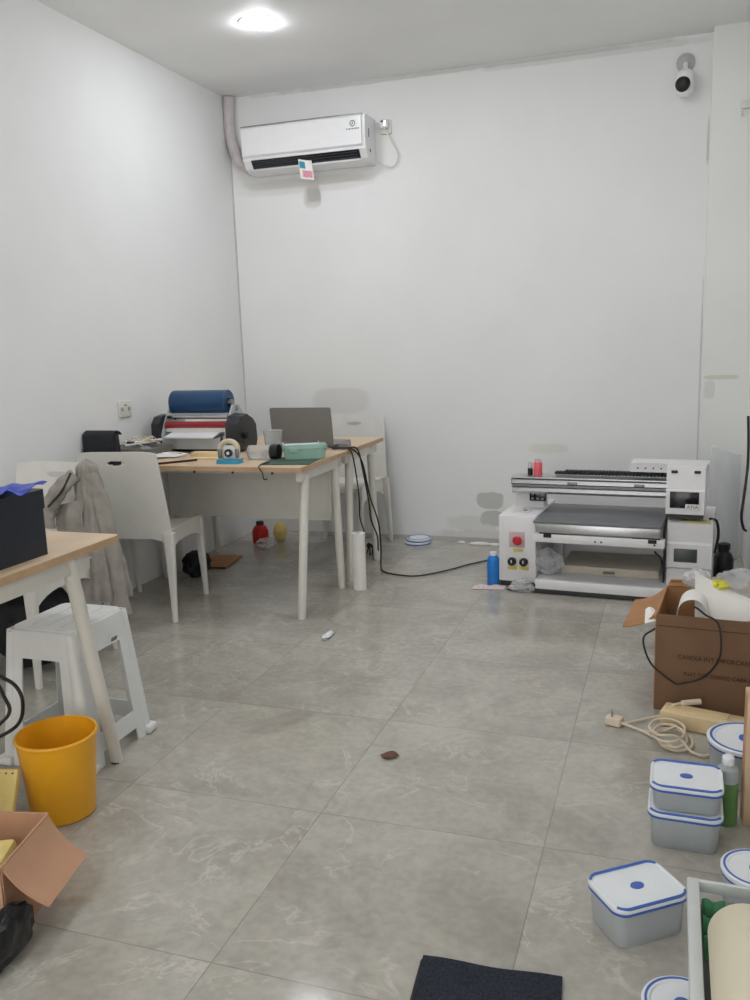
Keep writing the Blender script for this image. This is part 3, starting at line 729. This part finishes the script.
# green mat, lunch box, phone
gm_ = thing('cutting_mat', 'dark green cutting mat at the desk corner under the lunch box', 'mat', (-1.78, 3.89, .745), .12)
slab(MB(), .25, .25, .01, 0, .004).build('mat', M_greenmat, gm_)
slab(MB(), .235, .235, .008, .004, .0045).build('grid_face', M_greenmat, gm_)
lb = thing('lunch_box', 'mint green clip lunch box on the desk corner', 'lunch box', (-1.757, 4.005, .7495), .32)
slab(MB(), .20, .125, .03, 0, .052, s1=1.05).build('tub', M_mint, lb)
slab(MB(), .215, .140, .033, .052, .068, s1=.97).build('lid', M_mint, lb)
for (x, y, w, d) in ((-.05, -.0715, .045, .010), (.05, .0715, .045, .010), (.109, 0, .010, .04), (-.109, 0, .010, .04)):
    MB().box((x, y, .050), (w, d, .030), None, .004).build('clip', M_mint, lb)
ph = thing('phone', 'grey phone with white edge lying on the mint lunch box', 'phone', (-1.775, 4.0, .819), .45)
slab(MB(), .185, .098, .014, 0, .009).build('body', M_lid, ph); slab(MB(), .176, .088, .01, .009, .0105).build('screen', M_screen2, ph)
# jar pieces left of lunch box
jc = thing('black_capped_jar', 'clear jar with a black cap lying beside the lunch box', 'jar', (-1.945, 3.95, .745), .05)
MB().lathe([(0, -.075), (.034, -.075), (.036, -.07), (.036, .045), (.0, .05)], axis='x', seg=24).build('jar', M_clear, jc, loc=(-.02, 0, .037))
MB().lathe([(0, .0), (.037, .0), (.039, .004), (.039, .04), (.0, .042)], axis='x', seg=24).build('cap', M_black, jc, loc=(.03, 0, .039))
tag(MB().lathe([(0, 0), (.040, 0), (.050, .125), (.054, .127), (.052, .129), (.048, .125), (.0385, .003), (0, .003)], seg=28).build('plastic_cup', M_clear, loc=(-1.985, 4.12, .745)), 'clear plastic cup standing between laminator and laptop', 'cup')
tag(MB().lathe([(0, 0), (.03, 0), (.042, .055), (.045, .057), (.042, .06), (0, .062)], seg=24).build('tissue_pot', M_lid, loc=(-2.03, 4.22, .745)), 'small white pot behind the clear cup on the desk', 'pot')
# laptop
lp = thing('laptop', 'grey laptop open with its back to the camera on the far desk', 'laptop', (-1.945, 4.42, .745), -.02)
slab(MB(), .37, .25, .01, .003, .018, 0, .13).build('keyboard_base', M_laptop, lp)
MB().prism(rrect(.37, .225, .012), lambda x, y: Vector((x, -.005 - (y + .1125) * .12, .016 + (y + .1125) * .93)), lambda x, y: Vector((x, .001 - (y + .1125) * .12, .017 + (y + .1125) * .93))).build('lid', M_laptop, lp)
MB().prism(rrect(.35, .20, .006), lambda x, y: Vector((x, .0015 - (y + .1125) * .12, .017 + (y + .1125) * .93)), lambda x, y: Vector((x, .0025 - (y + .1125) * .12, .017 + (y + .1125) * .93))).build('screen', M_screen, lp)
ch_ = thing('power_brick', 'small grey power brick beside the laptop at the desk edge', 'power brick', (-1.715, 4.46, .745), .2)
slab(MB(), .06, .11, .012, 0, .026, s1=.95).build('case', M_laptop, ch_)
MB().box((0, .0, .0265), (.03, .05, .001)).build('label_plate', M_inkgrey, ch_)
# cables off the desk side
tag(MB().tube([(-1.75, 4.35, .757), (-1.68, 4.36, .752), (-1.635, 4.40, .735), (-1.615, 4.47, .65), (-1.615, 4.57, .45), (-1.60, 4.66, .28), (-1.61, 4.72, .12), (-1.60, 4.68, .012), (-1.545, 4.58, .007), (-1.43, 4.53, .007), (-1.32, 4.545, .007), (-1.19, 4.70, .007), (-1.10, 4.85, .007), (-.99, 4.99, .007), (-.9, 5.1, .007)], .0046, 8).build('cable', M_cable),
    'black power cable running from the desk edge along the floor towards the printer', 'cable')
tag(MB().tube([(-1.72, 4.38, .752), (-1.67, 4.39, .751), (-1.632, 4.44, .735), (-1.625, 4.50, .60), (-1.615, 4.55, .42), (-1.63, 4.62, .30), (-1.61, 4.66, .2), (-1.62, 4.70, .1)], .0045, 8).build('cable', M_cable), 'thin black cable dangling in waves from the desk edge', 'cable')
tag(MB().tube([(-1.74, 4.34, .751), (-1.68, 4.335, .752), (-1.636, 4.35, .735), (-1.63, 4.40, .60), (-1.625, 4.42, .45), (-1.64, 4.46, .35), (-1.625, 4.48, .26), (-1.63, 4.5, .18)], .004, 8).build('cable', M_cable), 'shortest black cable dangling straight from the desk edge', 'cable')
tag(MB().tube([(-1.86, 3.80, .752), (-1.865, 3.72, .752), (-1.855, 3.676, .745), (-1.835, 3.670, .72), (-1.83, 3.672, .69), (-1.812, 3.674, .69)], .003, 6).build('hook_cable', M_cable), 'short black cable hooked over the front edge of the desk', 'cable')
tb_ = MB()
for k in range(9):
    a = k * .7; tb_.tube([(0, 0, .05), (.025 * math.cos(a), .025 * math.sin(a), .06 + .01 * (k % 3)), (.04 * math.cos(a + .4), .04 * math.sin(a + .4), .01 + .05 * (k % 2))], .005, 6, n=4)
tb_.tube([(0, 0, .006), (0, .005, .05)], .008, 8, smooth=False)
tag(tb_.build('cable_tie_bundle', M_black, loc=(-1.745, 4.96, 0)), 'black tangle of cable ties on the floor below the desk end', 'cable ties')
tag(MB().lathe([(.016, 0), (.036, 0), (.0365, .31), (.016, .31), (.016, 0)], seg=28).build('paper_roll', M_paper, loc=(-1.575, 4.245, 0)), 'white paper roll standing on the floor beside the desk leg', 'paper roll')
# under the desk
rbt = thing('red_bottle', 'red bottle on the floor under the desk by the back wall', 'bottle', (-2.62, 5.16, 0))
MB().lathe([(0, 0), (.05, 0), (.055, .01), (.055, .08), (.04, .11), (.025, .12), (0, .12)], seg=24).build('body', M_red, rbt)
MB().lathe([(.024, .12), (.026, .122), (.026, .145), (0, .147)], seg=16).build('cap', M_dark, rbt)
tag(crumple((-2.50, 5.22, .065), (.045, .04, .065), 41, .12).build('yellow_pouch', M_yellow, ang=40), 'pale yellow pouch beside the red bottle under the desk', 'pouch')
tag(crumple((-2.50, 5.0, .035), (.06, .05, .035), 44, .3).build('plastic_bag', M_film, ang=25), 'clear plastic bag on the floor in front of the red bottle', 'plastic bag')
cs = thing('cardboard_sheet', 'flat cardboard sheet on the floor under the laminator desk', 'cardboard', (-2.66, 4.60, 0), math.radians(8))
MB().box((0, 0, .006), (.25, .30, .010)).build('sheet', M_card2, cs); MB().box((0, -.151, .006), (.25, .002, .010)).build('cut_edge', M_ink, cs)
tag(crumple((-2.62, 4.315, .07), (.075, .09, .075), 51, .2).build('dark_bulk', M_bagblack, ang=40), 'dark crumpled bag under the laminator desk beside the left wall', 'bag')
# ------------------------------------------------------------------ flatbed printer
pn = thing('flatbed_printer', 'large white flatbed printer standing on the floor by the back wall', 'printer', (-.857, 4.46, 0), math.radians(-4))
T = pn
cab = MB().box((.10, .26, .21), (.20, .52, .36), None, .008).build('control_cabinet', M_machine, T)
MB().box((.10, .26, .02), (.19, .50, .03)).build('cabinet_plinth', M_dark, T)
MB().box((.10, -.003, .262), (.084, .006, .084), None, .002).build('stop_plate', M_pinkplate, cab)
MB().lathe([(.012, 0), (.014, .012), (.024, .016), (.025, .026), (.018, .033), (0, .034)], axis='y', seg=24).build('emergency_stop', M_redbtn, cab, rot=(0, 0, PI), loc=(.108, -.006, .262))
MB().box((.105, -.0015, .203), (.052, .003, .015)).build('yellow_label', M_yellowlab, cab)
for x in (.075, .138):
    MB().box((x, -.002, .140), (.055, .004, .05)).build('knob_plate', M_whitemetal, cab)
    MB().lathe([(.022, 0), (.022, .018), (.018, .024), (0, .025)], axis='y', seg=24).build('knob', M_black, cab, rot=(0, 0, PI), loc=(x, -.004, .143))
    MB().box((x, -.0275, .147), (.005, .004, .016)).build('knob_pointer', M_lid, cab)
    MB().box((x, -.0015, .105), (.05, .003, .017)).build('yellow_label', M_yellowlab, cab)
slab(MB(), .085, .10, .01, .390, .394, .10, .12).build('top_plate', M_whitemetal, cab); MB().box((.115, .13, .3955), (.02, .012, .003)).build('top_switch', M_dark, cab)
# gantry
MB().box((.11, .30, .45), (.16, .10, .13), None, .006).build('gantry_post', M_machine, T)
MB().box((.16, .235, .455), (.09, .02, .052), None, .004).build('socket_panel', M_screen, T)
sp_ = MB()
for i in range(3):
    for j in range(2): sp_.box((.133 + .027 * i, .2245, .443 + .024 * j), (.012, .002, .010))
sp_.build('socket_pins', M_alu_dark, T)
bmz = .525
bp = [(0, -.040), (.03, -.044), (.045, -.03), (.045, -.012), (.030, -.006), (.030, .006), (.045, .012), (.045, .032), (.03, .042), (-.06, .042), (-.06, -.04)]
MB().prism(bp, lambda y, z: Vector((.035, .20 - y, bmz + z)), lambda y, z: Vector((.90, .20 - y, bmz + z))).build('gantry_beam', M_alu, T, ang=25)
gl = MB(); gl.box((.46, .166, bmz), (.85, .006, .012)); gl.build('beam_groove', M_alu_dark, T)
MB().lathe([(0, 0), (.024, 0), (.024, .004), (0, .004)], axis='x', seg=20).build('end_bolt', M_dark, T, loc=(.030, .185, bmz + .02))
MB().prism([(.15, .567), (.29, .567), (.29, .573), (.15, .573)], lambda y, z: Vector((.035, y, z)), lambda y, z: Vector((.9, y, z))).build('top_cover', M_alu, T)
chn = MB()
for k in range(34):
    x = .26 + .0175 * k
    chn.box((x, .25, .587 + (.004 if k > 2 else 0)), (.0155, .05, .022 if k > 2 else .014), None, .003)
chn.build('cable_chain', M_black, T)
for x in (.36, .70): MB().box((x, .148, bmz + .018), (.05, .012, .014), None, .003).build('beam_clip', M_alu_dark, T)
# bed
MB().box((.515, .19, .374), (.632, .50, .012), None, .002).build('bed_plate', M_bed, T)
MB().box((.520, -.060, .345), (.61, .012, .046), None, .002).build('bed_front', M_alu, T)
MB().box((.520, .19, .350), (.58, .48, .035)).build('bed_frame', M_alu_dark, T)
MB().box((.525, -.045, .293), (.645, .05, .044), None, .005).build('front_rail', M_machine, T)
rb_ = MB(); rb_.box((.30, -.050, .321), (.14, .03, .016)); rb_.box((.76, -.050, .320), (.13, .03, .012)); rb_.box((.275, -.071, .308), (.04, .004, .02)); rb_.box((.79, -.071, .306), (.04, .004, .018)); rb_.build('rail_stop', M_black, T)
hl = MB()
for x in (.515, .545, .80): hl.cyl((x, -.0715, .289), (x, -.069, .289), .005, seg=10)
hl.build('rail_screw', M_dark, T)
for (x, y) in ((.25, -.03), (.80, -.03), (.25, .42), (.80, .42)):
    MB().box((x, y, .17), (.03, .03, .20)).build('bed_leg', M_machine if y > 0 else M_machine, T) if y > 0 else None
MB().box((.545, -.07, .050), (.66, .035, .048), None, .005).build('base_rail', M_machine, T)
MB().box((.535, -.07, .018), (.68, .03, .022)).build('base_foot', M_dark, T)
MB().box((.535, .20, .055), (.66, .52, .02)).build('base_tray', M_machine, T)
MB().box((.53, .455, .20), (.66, .012, .28)).build('rear_panel', M_machine, T)
bf = MB().box((.560, .27, .088), (.50, .30, .048), (.03, 0, 0), .006).build('tray_insert', mat('beige_insert', (206, 197, 182), .6), T)
MB().box((.56, .115, .082), (.06, .01, .014), None, .003).build('handle', M_inkgrey, bf)
# bagged bundle hanging inside
tag(crumple((-.60, 4.50, .14), (.07, .06, .065), 61, .3).build('plastic_bag', M_film, ang=25), 'clear plastic bag lying in the printer base beside the control cabinet', 'plastic bag')
# head carriage and right cabinet
hd = MB(); hp = [(.02, .430), (-.0, .436), (-.0, .55), (.010, .558), (.024, .662), (.30, .662), (.30, .430)]
head = hd.prism(hp, lambda y, z: Vector((.842, y, z)), lambda y, z: Vector((1.020, y, z))).build('print_head_housing', M_machine, T, ang=25)
MB().box((.928, -.002, .507), (.134, .006, .080), None, .002).build('front_window', M_screen, head)
MB().box((.966, -.006, .475), (.066, .004, .026), None, .003).build('logo_tab', M_machine, head)
text('brand_text', 'AYIA', .0235, M_black, head, (.966, -.0088, .475), (PI / 2, 0, 0), 1.0)
for x in (.878, .984): MB().box((x, .020, .642), (.03, .012, .014), (-.12, 0, 0), .003).build('hinge', M_black, head)
MB().box((.930, .10, .421), (.172, .17, .016)).build('head_gasket', M_dark, T)
MB().prism([(.16, .615), (.30, .615), (.30, .664), (.155, .664), (.155, .655), (.16, .655)], lambda y, z: Vector((.655, y, z)), lambda y, z: Vector((1.03, y, z))).build('rear_hood', M_machine, T)
for k in range(4): MB().cyl((.69 + .038 * k, .158, .635), (.69 + .038 * k, .161, .635), .005, seg=10).build('hood_hole', M_inkgrey, T)
rc = MB().prism([(.04, .03), (.04, .15), (.015, .165), (.015, .282), (.03, .292), (.03, .385), (.045, .395), (.45, .395), (.45, .03)], lambda y, z: Vector((.852, y, z)), lambda y, z: Vector((1.062, y, z))).build('service_cabinet', M_machine, T, ang=20)
MB().box((.940, .013, .226), (.108, .006, .068), None, .002).build('service_window', M_screen2, rc)
MB().box((.985, .05, .3965), (.13, .05, .003)).build('yellow_label', M_yellowlab, rc)
MB().box((.957, .25, .02), (.2, .4, .03)).build('cabinet_plinth', M_dark, T)
wr = MB(); wr.tube([(.842, .10, .40), (.838, .03, .33), (.845, -.02, .24), (.842, .0, .16), (.838, .06, .08)], .006, 8); wr.tube([(.80, -.04, .25), (.83, .0, .20), (.842, .03, .12), (.836, .06, .07)], .005, 8)
wr.tube([(1.045, .10, .40), (1.075, .14, .38), (1.085, .18, .30), (1.07, .22, .2)], .007, 8)
wr.build('wire_harness', M_cable, T)
# items around the printer
pb = thing('pink_bottle', 'small coral pink bottle standing on top of the printer beam', 'bottle', (-.678, 4.66, .5735))
MB().lathe([(0, 0), (.022, 0), (.024, .003), (.024, .068), (.02, .074), (0, .075)], seg=24).build('body', M_pink, pb)
MB().lathe([(.017, .074), (.017, .088), (0, .09)], seg=16).build('cap', M_clear, pb)
bb2 = thing('ink_vial', 'tiny clear vial with black base beside the coral pink bottle', 'vial', (-.722, 4.68, .5735))
MB().lathe([(0, 0), (.014, 0), (.014, .035), (0, .035)], seg=16).build('base', M_black, bb2); MB().lathe([(.012, .035), (.012, .065), (.008, .07), (0, .07)], seg=16).build('top', M_clear, bb2)
bbt = thing('spray_bottle', 'blue bottle standing on the floor at the left side of the printer', 'bottle', (-.890, 4.48, 0))
MB().lathe([(0, 0), (.031, 0), (.034, .006), (.034, .13), (.030, .15), (.018, .163), (0, .164)], seg=28).build('body', M_bottleblue, bbt)
MB().lathe([(.017, .163), (.019, .165), (.019, .18), (0, .182)], seg=20).build('cap', M_lid, bbt)
tag(MB().sheet(lambda u, v: Vector((-.985 + .17 * u, 4.36 + .07 * v + .02 * u, .004 + .008 * math.sin(7 * u) ** 2 * v)), 12, 5, .0012).build('paper_scrap', mat('printed_scrap', (226, 206, 202), .7, var=.25, scale=90)), 'pale pink and white paper scrap on the floor below the blue bottle', 'paper')
tag(crumple((-.72, 4.375, .03), (.06, .035, .03), 71, .45).build('plastic_scrap', M_film, ang=60), 'crumpled clear plastic on the floor at the foot of the control cabinet', 'plastic scrap')
tag(MB().tube([(-.80, 4.385, .006), (-.74, 4.36, .008), (-.68, 4.36, .02)], .004, 6).build('cable', M_cable), 'short dark cable under the control cabinet of the printer', 'cable')
for k, (x, y, r) in enumerate(((-1.15, 5.37, .06), (-1.05, 5.36, .04), (-1.28, 5.385, .025), (-.98, 5.38, .03))):
    tag(crumple((x, y, .006), (r, r * .5, .008), 80 + k, .4, 3).build('plaster_chip', M_plaster, ang=60),
        ['largest white plaster flake on the floor by the back wall', 'white plaster flake just right of the largest one by the back wall', 'tiny plaster flake nearest the round lids by the back wall', 'white plaster flake closest to the printer by the back wall'][k], 'plaster chip', 'plaster flakes by the back wall')
blb = thing('black_bottle', 'black bottle on the floor between the printer and the right wall', 'bottle', (.285, 4.90, 0))
MB().lathe([(0, 0), (.05, 0), (.053, .006), (.053, .10), (.04, .13), (.03, .14), (.03, .15), (0, .15)], seg=24).build('body', M_dark, blb)
MB().lathe([(.034, .15), (.034, .18), (.02, .185), (0, .186)], seg=20).build('cap', M_black, blb)
tag(MB().sheet(lambda u, v: Vector((.22 + .16 * u, 5.31 - .06 * math.sin(PI * u) - .03 * (1 - v), .002 + .66 * v * (1 - .08 * u))), 10, 14, .001).build('plastic_film', M_film), 'clear plastic film leaning against the pier in the right back corner', 'plastic film')
tag(MB().tube([(.385, 5.0, .86), (.39, 4.98, .74), (.388, 4.93, .6), (.37, 4.85, .45), (.36, 4.82, .35), (.375, 4.85, .28), (.39, 4.88, .26)], .007, 8).build('cable', M_cable), 'dark cable hanging down the right wall near the corner', 'cable')

# ------------------------------------------------------------------ container lids by the back wall
def disc_lid(t, r):
    MB().lathe([(0, .010), (r * .80, .010), (r * .84, .014), (r * .95, .014), (r, .010), (r, .0), (r * .96, -.002), (0, -.002)], seg=48).build('lid_plate', M_lid, t)
    MB().lathe([(r * .86, .0135), (r * .93, .0135), (r * .93, .0155), (r * .86, .0155), (r * .86, .0135)], seg=48).build('blue_ring', M_seal, t)
    MB().lathe([(r * .985, -.004), (r * 1.01, -.003), (r * 1.01, .002), (r * .985, .003), (r * .985, -.004)], seg=48).build('seal_ring', M_seal, t)
for k, lb_ in enumerate(('lower round blue and white lid lying on the floor by the back wall', 'upper round blue and white lid stacked on another by the back wall')):
    t = thing('container_lid', lb_, 'lid', (-1.562 + .01 * k, 5.335, .005 + .0205 * k), 0, 'round lids by the back wall')
    disc_lid(t, .085 - .006 * k)

# ------------------------------------------------------------------ plastic food containers
def strip_path(w, d, r, side):
    pts = []
    if side > 0: arcs = ((1, 1, 30, 90), (-1, 1, 90, 150))
    else: arcs = ((-1, -1, 210, 270), (1, -1, 270, 330))
    for (sx, sy, a0, a1) in arcs:
        for k in range(7):
            a = math.radians(a0 + (a1 - a0) * k / 6)
            pts.append((sx * (w / 2 - r) + r * math.cos(a), sy * (d / 2 - r) + r * math.sin(a)))
    return pts
def rect_container(label, loc, rz, w, d, h, r, group):
    t = thing('food_container', label, 'container', loc, rz, group)
    a = MB(); rings = []
    for (z, s) in ((0, .90), (.004, .925), (h - .012, .985), (h - .010, .965), (.008, .905)):
        rings.append([Vector((x * s, y * s, z)) for x, y in rrect(w - .008, d - .008, r * .85, 6)])
    a.loft(rings); a.build('tub', M_frost, t, ang=40)
    l = MB(); rings = []
    for (z, s) in ((h - .011, .985), (h - .009, 1.0), (h - .003, 1.0), (h, .985), (h, .93), (h - .002, .91)):
        rings.append([Vector((x * s, y * s, z)) for x, y in rrect(w, d, r, 7)])
    lid = l.loft(rings).build('lid', M_lid, t, ang=40)
    q = MB(); rings = [[Vector((x * s, y * s, z)) for x, y in rrect(w, d, r, 7)] for (z, s) in ((h - .016, .97), (h - .016, 1.0), (h - .0105, 1.0), (h - .0105, .97))]
    q.loft(rings, cap=False); q.build('seal', M_seal, lid)
    for sd in (-1, 1):
        P2 = [Vector((x * .955, y * .955, h + .0005)) for x, y in strip_path(w, d, r, sd)]
        MB().tube(P2, .0036, 6, smooth=False).build('blue_strip', M_seal, lid)
    MB().lathe([(0, h - .003), (.016, h - .003), (.016, h + .0005), (.013, h + .001), (0, h + .0005)], seg=24, sy=.72).build('vent_button', M_seal, lid)
    return t
G = 'plastic food containers with blue and white lids'
rz = math.radians(-1)
rect_container('lower rectangular container of the stack beside the green bottle', (.061, 2.232, 0), rz, .185, .156, .100, .032, G)
rect_container('upper rectangular container stacked beside the green bottle', (.062, 2.240, .1005), rz + .015, .181, .152, .070, .032, G)
rect_container('rectangular container alone on the floor left of the metal rack', (-.045, 1.835, 0), math.radians(37), .190, .142, .100, .03, G)
def round_container(label, loc, r, h):
    t = thing('round_food_container', label, 'container', loc, 0, G)
    MB().lathe([(0, 0), (r * .84, 0), (r * .88, .004), (r * .95, h - .012), (r * .93, h - .012), (r * .86, .008), (0, .006)], seg=48).build('tub', M_frost, t)
    lid = MB().lathe([(r * .96, h - .014), (r, h - .010), (r, h - .002), (r * .97, h), (r * .80, h), (r * .77, h - .003), (0, h - .003)], seg=56).build('lid', M_lid, t)
    MB().lathe([(r * .86, h - .001), (r * .92, h - .001), (r * .92, h + .0012), (r * .86, h + .0012), (r * .86, h - .001)], seg=56).build('blue_ring', M_seal, lid)
    MB().lathe([(r * .94, h - .018), (r * .985, h - .017), (r * .985, h - .0135), (r * .94, h - .0135), (r * .94, h - .018)], seg=56).build('seal', M_seal, lid)
    MB().lathe([(0, h - .003), (r * .2, h - .003), (r * .2, h + .001), (0, h + .0015)], seg=28).build('vent_button', M_seal, lid)
    return t
round_container('large round container on the floor behind the tan board', (.237, 2.61, 0), .112, .125)
round_container('small round container at the right edge between tan board and metal rack', (.213, 1.975, 0), .078, .10)
round_container('round container at the bottom edge beside the metal rack', (.048, 1.495, 0), .073, .10)

# ------------------------------------------------------------------ green bottle, board, wood, cord
gbt = thing('green_bottle', 'clear bottle of green liquid beside the container stack', 'bottle', (.169, 2.335, 0))
MB().lathe([(0, 0), (.027, 0), (.028, .004), (.028, .125), (0, .126)], seg=28).build('liquid', M_green, gbt)
MB().lathe([(.0285, .124), (.029, .142), (.026, .160), (.014, .168), (.013, .172), (0, .173)], seg=28).build('shoulder', M_frost, gbt)
MB().lathe([(.015, .170), (.016, .172), (.016, .190), (.013, .194), (0, .195)], seg=20).build('cap', M_lid, gbt)
tbd = thing('tan_board', 'tan cardboard panel standing upright against the right edge', 'board', (.30, 2.36, 0), math.radians(6))
MB().box((0, 0, .19), (.185, .045, .38), None, .003).build('panel', M_tan, tbd); MB().box((-.0928, 0, .19), (.001, .03, .36)).build('side_edge', M_cardpink, tbd)
wd = thing('wooden_plank', 'pale wooden plank on the floor in front of the right-hand carton', 'plank', (.125, 2.915, 0), math.radians(-14))
MB().box((0, 0, .028), (.26, .085, .052), None, .003).build('plank', M_wood, wd); MB().box((-.02, .01, .0555), (.2, .05, .003)).build('offcut', M_wood, wd)
ec = thing('extension_cord', 'cream extension cord coiled on the floor with its plug', 'extension cord', (0, 0, 0))
pts = [(-.135, 2.865, .014), (-.09, 2.85, .008), (-.03, 2.80, .008), (.03, 2.74, .008)]
for k in range(26):
    a = -2.2 + k * 2 * PI / 8
    rr = .062 + .016 * math.sin(k * .9)
    pts.append((.028 + rr * .85 * math.cos(a) + .006 * math.sin(k), 2.80 + rr * 1.2 * math.sin(a), .008 + .0016 * k))
pts += [(.06, 2.74, .03), (.085, 2.715, .012), (.12, 2.70, .008), (.145, 2.715, .008)]
MB().tube(pts, .0042, 8, n=8).build('cord', M_cord, ec)
MB().tube([(-.125, 2.862, .014), (-.06, 2.93, .008), (.0, 2.955, .02), (.03, 2.95, .06), (.08, 2.975, .064), (.12, 2.99, .066)], lambda q: .004 + (.006 if q > .72 else 0), 8).build('cord_end', M_cord, ec)
MB().tube([(-.125, 2.862, .012), (-.05, 2.83, .008), (.0, 2.84, .012), (.04, 2.85, .03)], .004, 8).build('cord', M_cord, ec)
pg = MB().box((-.158, 2.875, .016), (.055, .042, .03), (0, 0, -.3), .006).build('plug', M_cord, ec)
pp = MB()
for s in (-1, 1): pp.cyl((-.165, 2.875 + s * .009, .03), (-.166, 2.875 + s * .009, .05), .0024, seg=8)
pp.build('pin', M_steel, pg)

# ------------------------------------------------------------------ metal rack with cloths and paper roll (lower right corner)
M_rack = mat('grey_white_rack_paint', (206, 210, 208), .38, var=.03)
rk = thing('metal_rack', 'white metal rack at the lower right corner holding a cream roll', 'rack', (0, 0, 0))
RX0, RX1, RY0, RY1, RZ = .051, .33, .98, 1.588, .30
for (a, b) in (((RX0, RY0), (RX0, RY1)), ((RX1, RY0), (RX1, RY1))):
    s = 1 if a[0] == RX0 else -1
    MB().box((a[0] + s * .011, (a[1] + b[1]) / 2, RZ - .015), (.022, b[1] - a[1], .03), None, .003).build('side_rail', M_rack, rk)
for y in (RY0, RY1):
    s = 1 if y == RY0 else -1
    MB().box(((RX0 + RX1) / 2, y + s * .005, RZ - .012), (RX1 - RX0 - .002, .009, .022), None, .002).build('end_rail', M_rack, rk)
MB().box(((RX0 + RX1) / 2, (RY0 + RY1) / 2, RZ - .055), (RX1 - RX0 - .01, RY1 - RY0 - .01, .006)).build('tray_floor', M_greycloth, rk)
wl = MB()
for k in range(5): wl.box((RX0 + .06 + .055 * k, (RY0 + RY1) / 2, RZ - .048), (.004, RY1 - RY0 - .03, .006))
wl.build('wire_slat', M_lid, rk)
for (x, y) in ((RX0 + .1, RY0 + .06), (RX1 - .05, RY0 + .06), (RX0 + .13, RY1 - .25), (RX1 - .05, RY1 - .25)):
    MB().box((x, y, (RZ - .055) / 2), (.02, .02, RZ - .058)).build('leg', M_rack, rk)
for k, (x, m_, lb_) in enumerate(((.098, M_greencloth, 'folded green net cloth nearest the rail in the metal rack'), (.143, M_greycloth, 'folded grey cloth between two green ones in the metal rack'), (.188, M_greencloth, 'folded green net cloth at the right edge in the metal rack'))):
    fo = MB()
    for q in range(3):
        y0 = 1.548 - .05 * q
        fo.sheet(lambda u, v, y0=y0, q=q: Vector((x - .0205 + .041 * u, y0 - .024 + .048 * v, RZ - .045 + .026 * math.sin(PI * v) ** .6 + .003 * math.sin(9 * u + 2 * q))), 10, 12, .003)
    tag(fo.build('folded_cloth', m_, ang=60), lb_, 'cloth')
tag(MB().lathe([(.02, -.24), (.062, -.24), (.0635, -.237), (.0635, .237), (.062, .24), (.02, .24), (.02, -.24)], axis='y', seg=48).build('paper_roll', M_creampaper, loc=(.145, 1.18, RZ + .0125)), 'cream paper roll lying in the metal rack', 'paper roll')

# ------------------------------------------------------------------ mat, leaf, floor scraps
dm = thing('door_mat', 'dark navy carpet mat at the bottom edge of the floor', 'mat', (-.312, 1.402, 0), math.radians(5))
MB().sheet(lambda u, v: Vector((-.147 + .294 * u, -.20 + .40 * v, .008 + .006 * (1 - u) ** 2 * v ** 6 + .002 * math.sin(9 * u))), 20, 20, .007).build('pile', M_mat, dm)
eg = MB().tube([(-.147, -.2, .006), (-.147, .19, .008)], .004, 6, smooth=False); eg.build('edging', M_black, dm)
tag(MB().sheet(lambda u, v: Vector((-.86 + .06 * u, 2.45 + .05 * (v - .5) * math.sin(PI * max(.08, u)) + .01 * u, .004 + .008 * math.sin(3 * u) * abs(v - .5))), 10, 6, .0012).build('dry_leaf', M_leaf), 'small brown dry leaf alone in the middle of the floor', 'leaf')
tag(crumple((-1.455, 3.478, .010), (.018, .05, .010), 111, .5, 3).build('tape_scrap', M_lid, ang=60), 'small crumpled strip of clear tape on the floor before the desk leg', 'scrap')

# ------------------------------------------------------------------ world, camera, view
w = bpy.data.worlds.new('daylight'); scene.world = w; w.use_nodes = True
bg = w.node_tree.nodes['Background']; bg.inputs['Color'].default_value = (1, .985, .965, 1); bg.inputs['Strength'].default_value = 2.6

cam = bpy.data.cameras.new('camera'); co = bpy.data.objects.new('camera', cam); COL.objects.link(co)
R = ((0.94625671, 0.32169555, -0.03331977), (-0.02729416, 0.18208953, 0.98290306), (-0.32226272, 0.92916919, -0.18108385))
r, u, f = [Vector(x) for x in R]
Mx = Matrix((r, u, -f)).transposed().to_4x4(); Mx.translation = (0, 0, CAM_H)
co.matrix_world = Mx
cam.sensor_fit = 'VERTICAL'; cam.sensor_height = 36; cam.sensor_width = 27; cam.lens = 864.5 / 1000 * 36
cam.clip_start = .02; cam.clip_end = 60
scene.camera = co
vs = scene.view_settings
vs.view_transform = 'Standard'; vs.look = 'None'; vs.gamma = 1; vs.use_curve_mapping = False; vs.exposure = 0.03
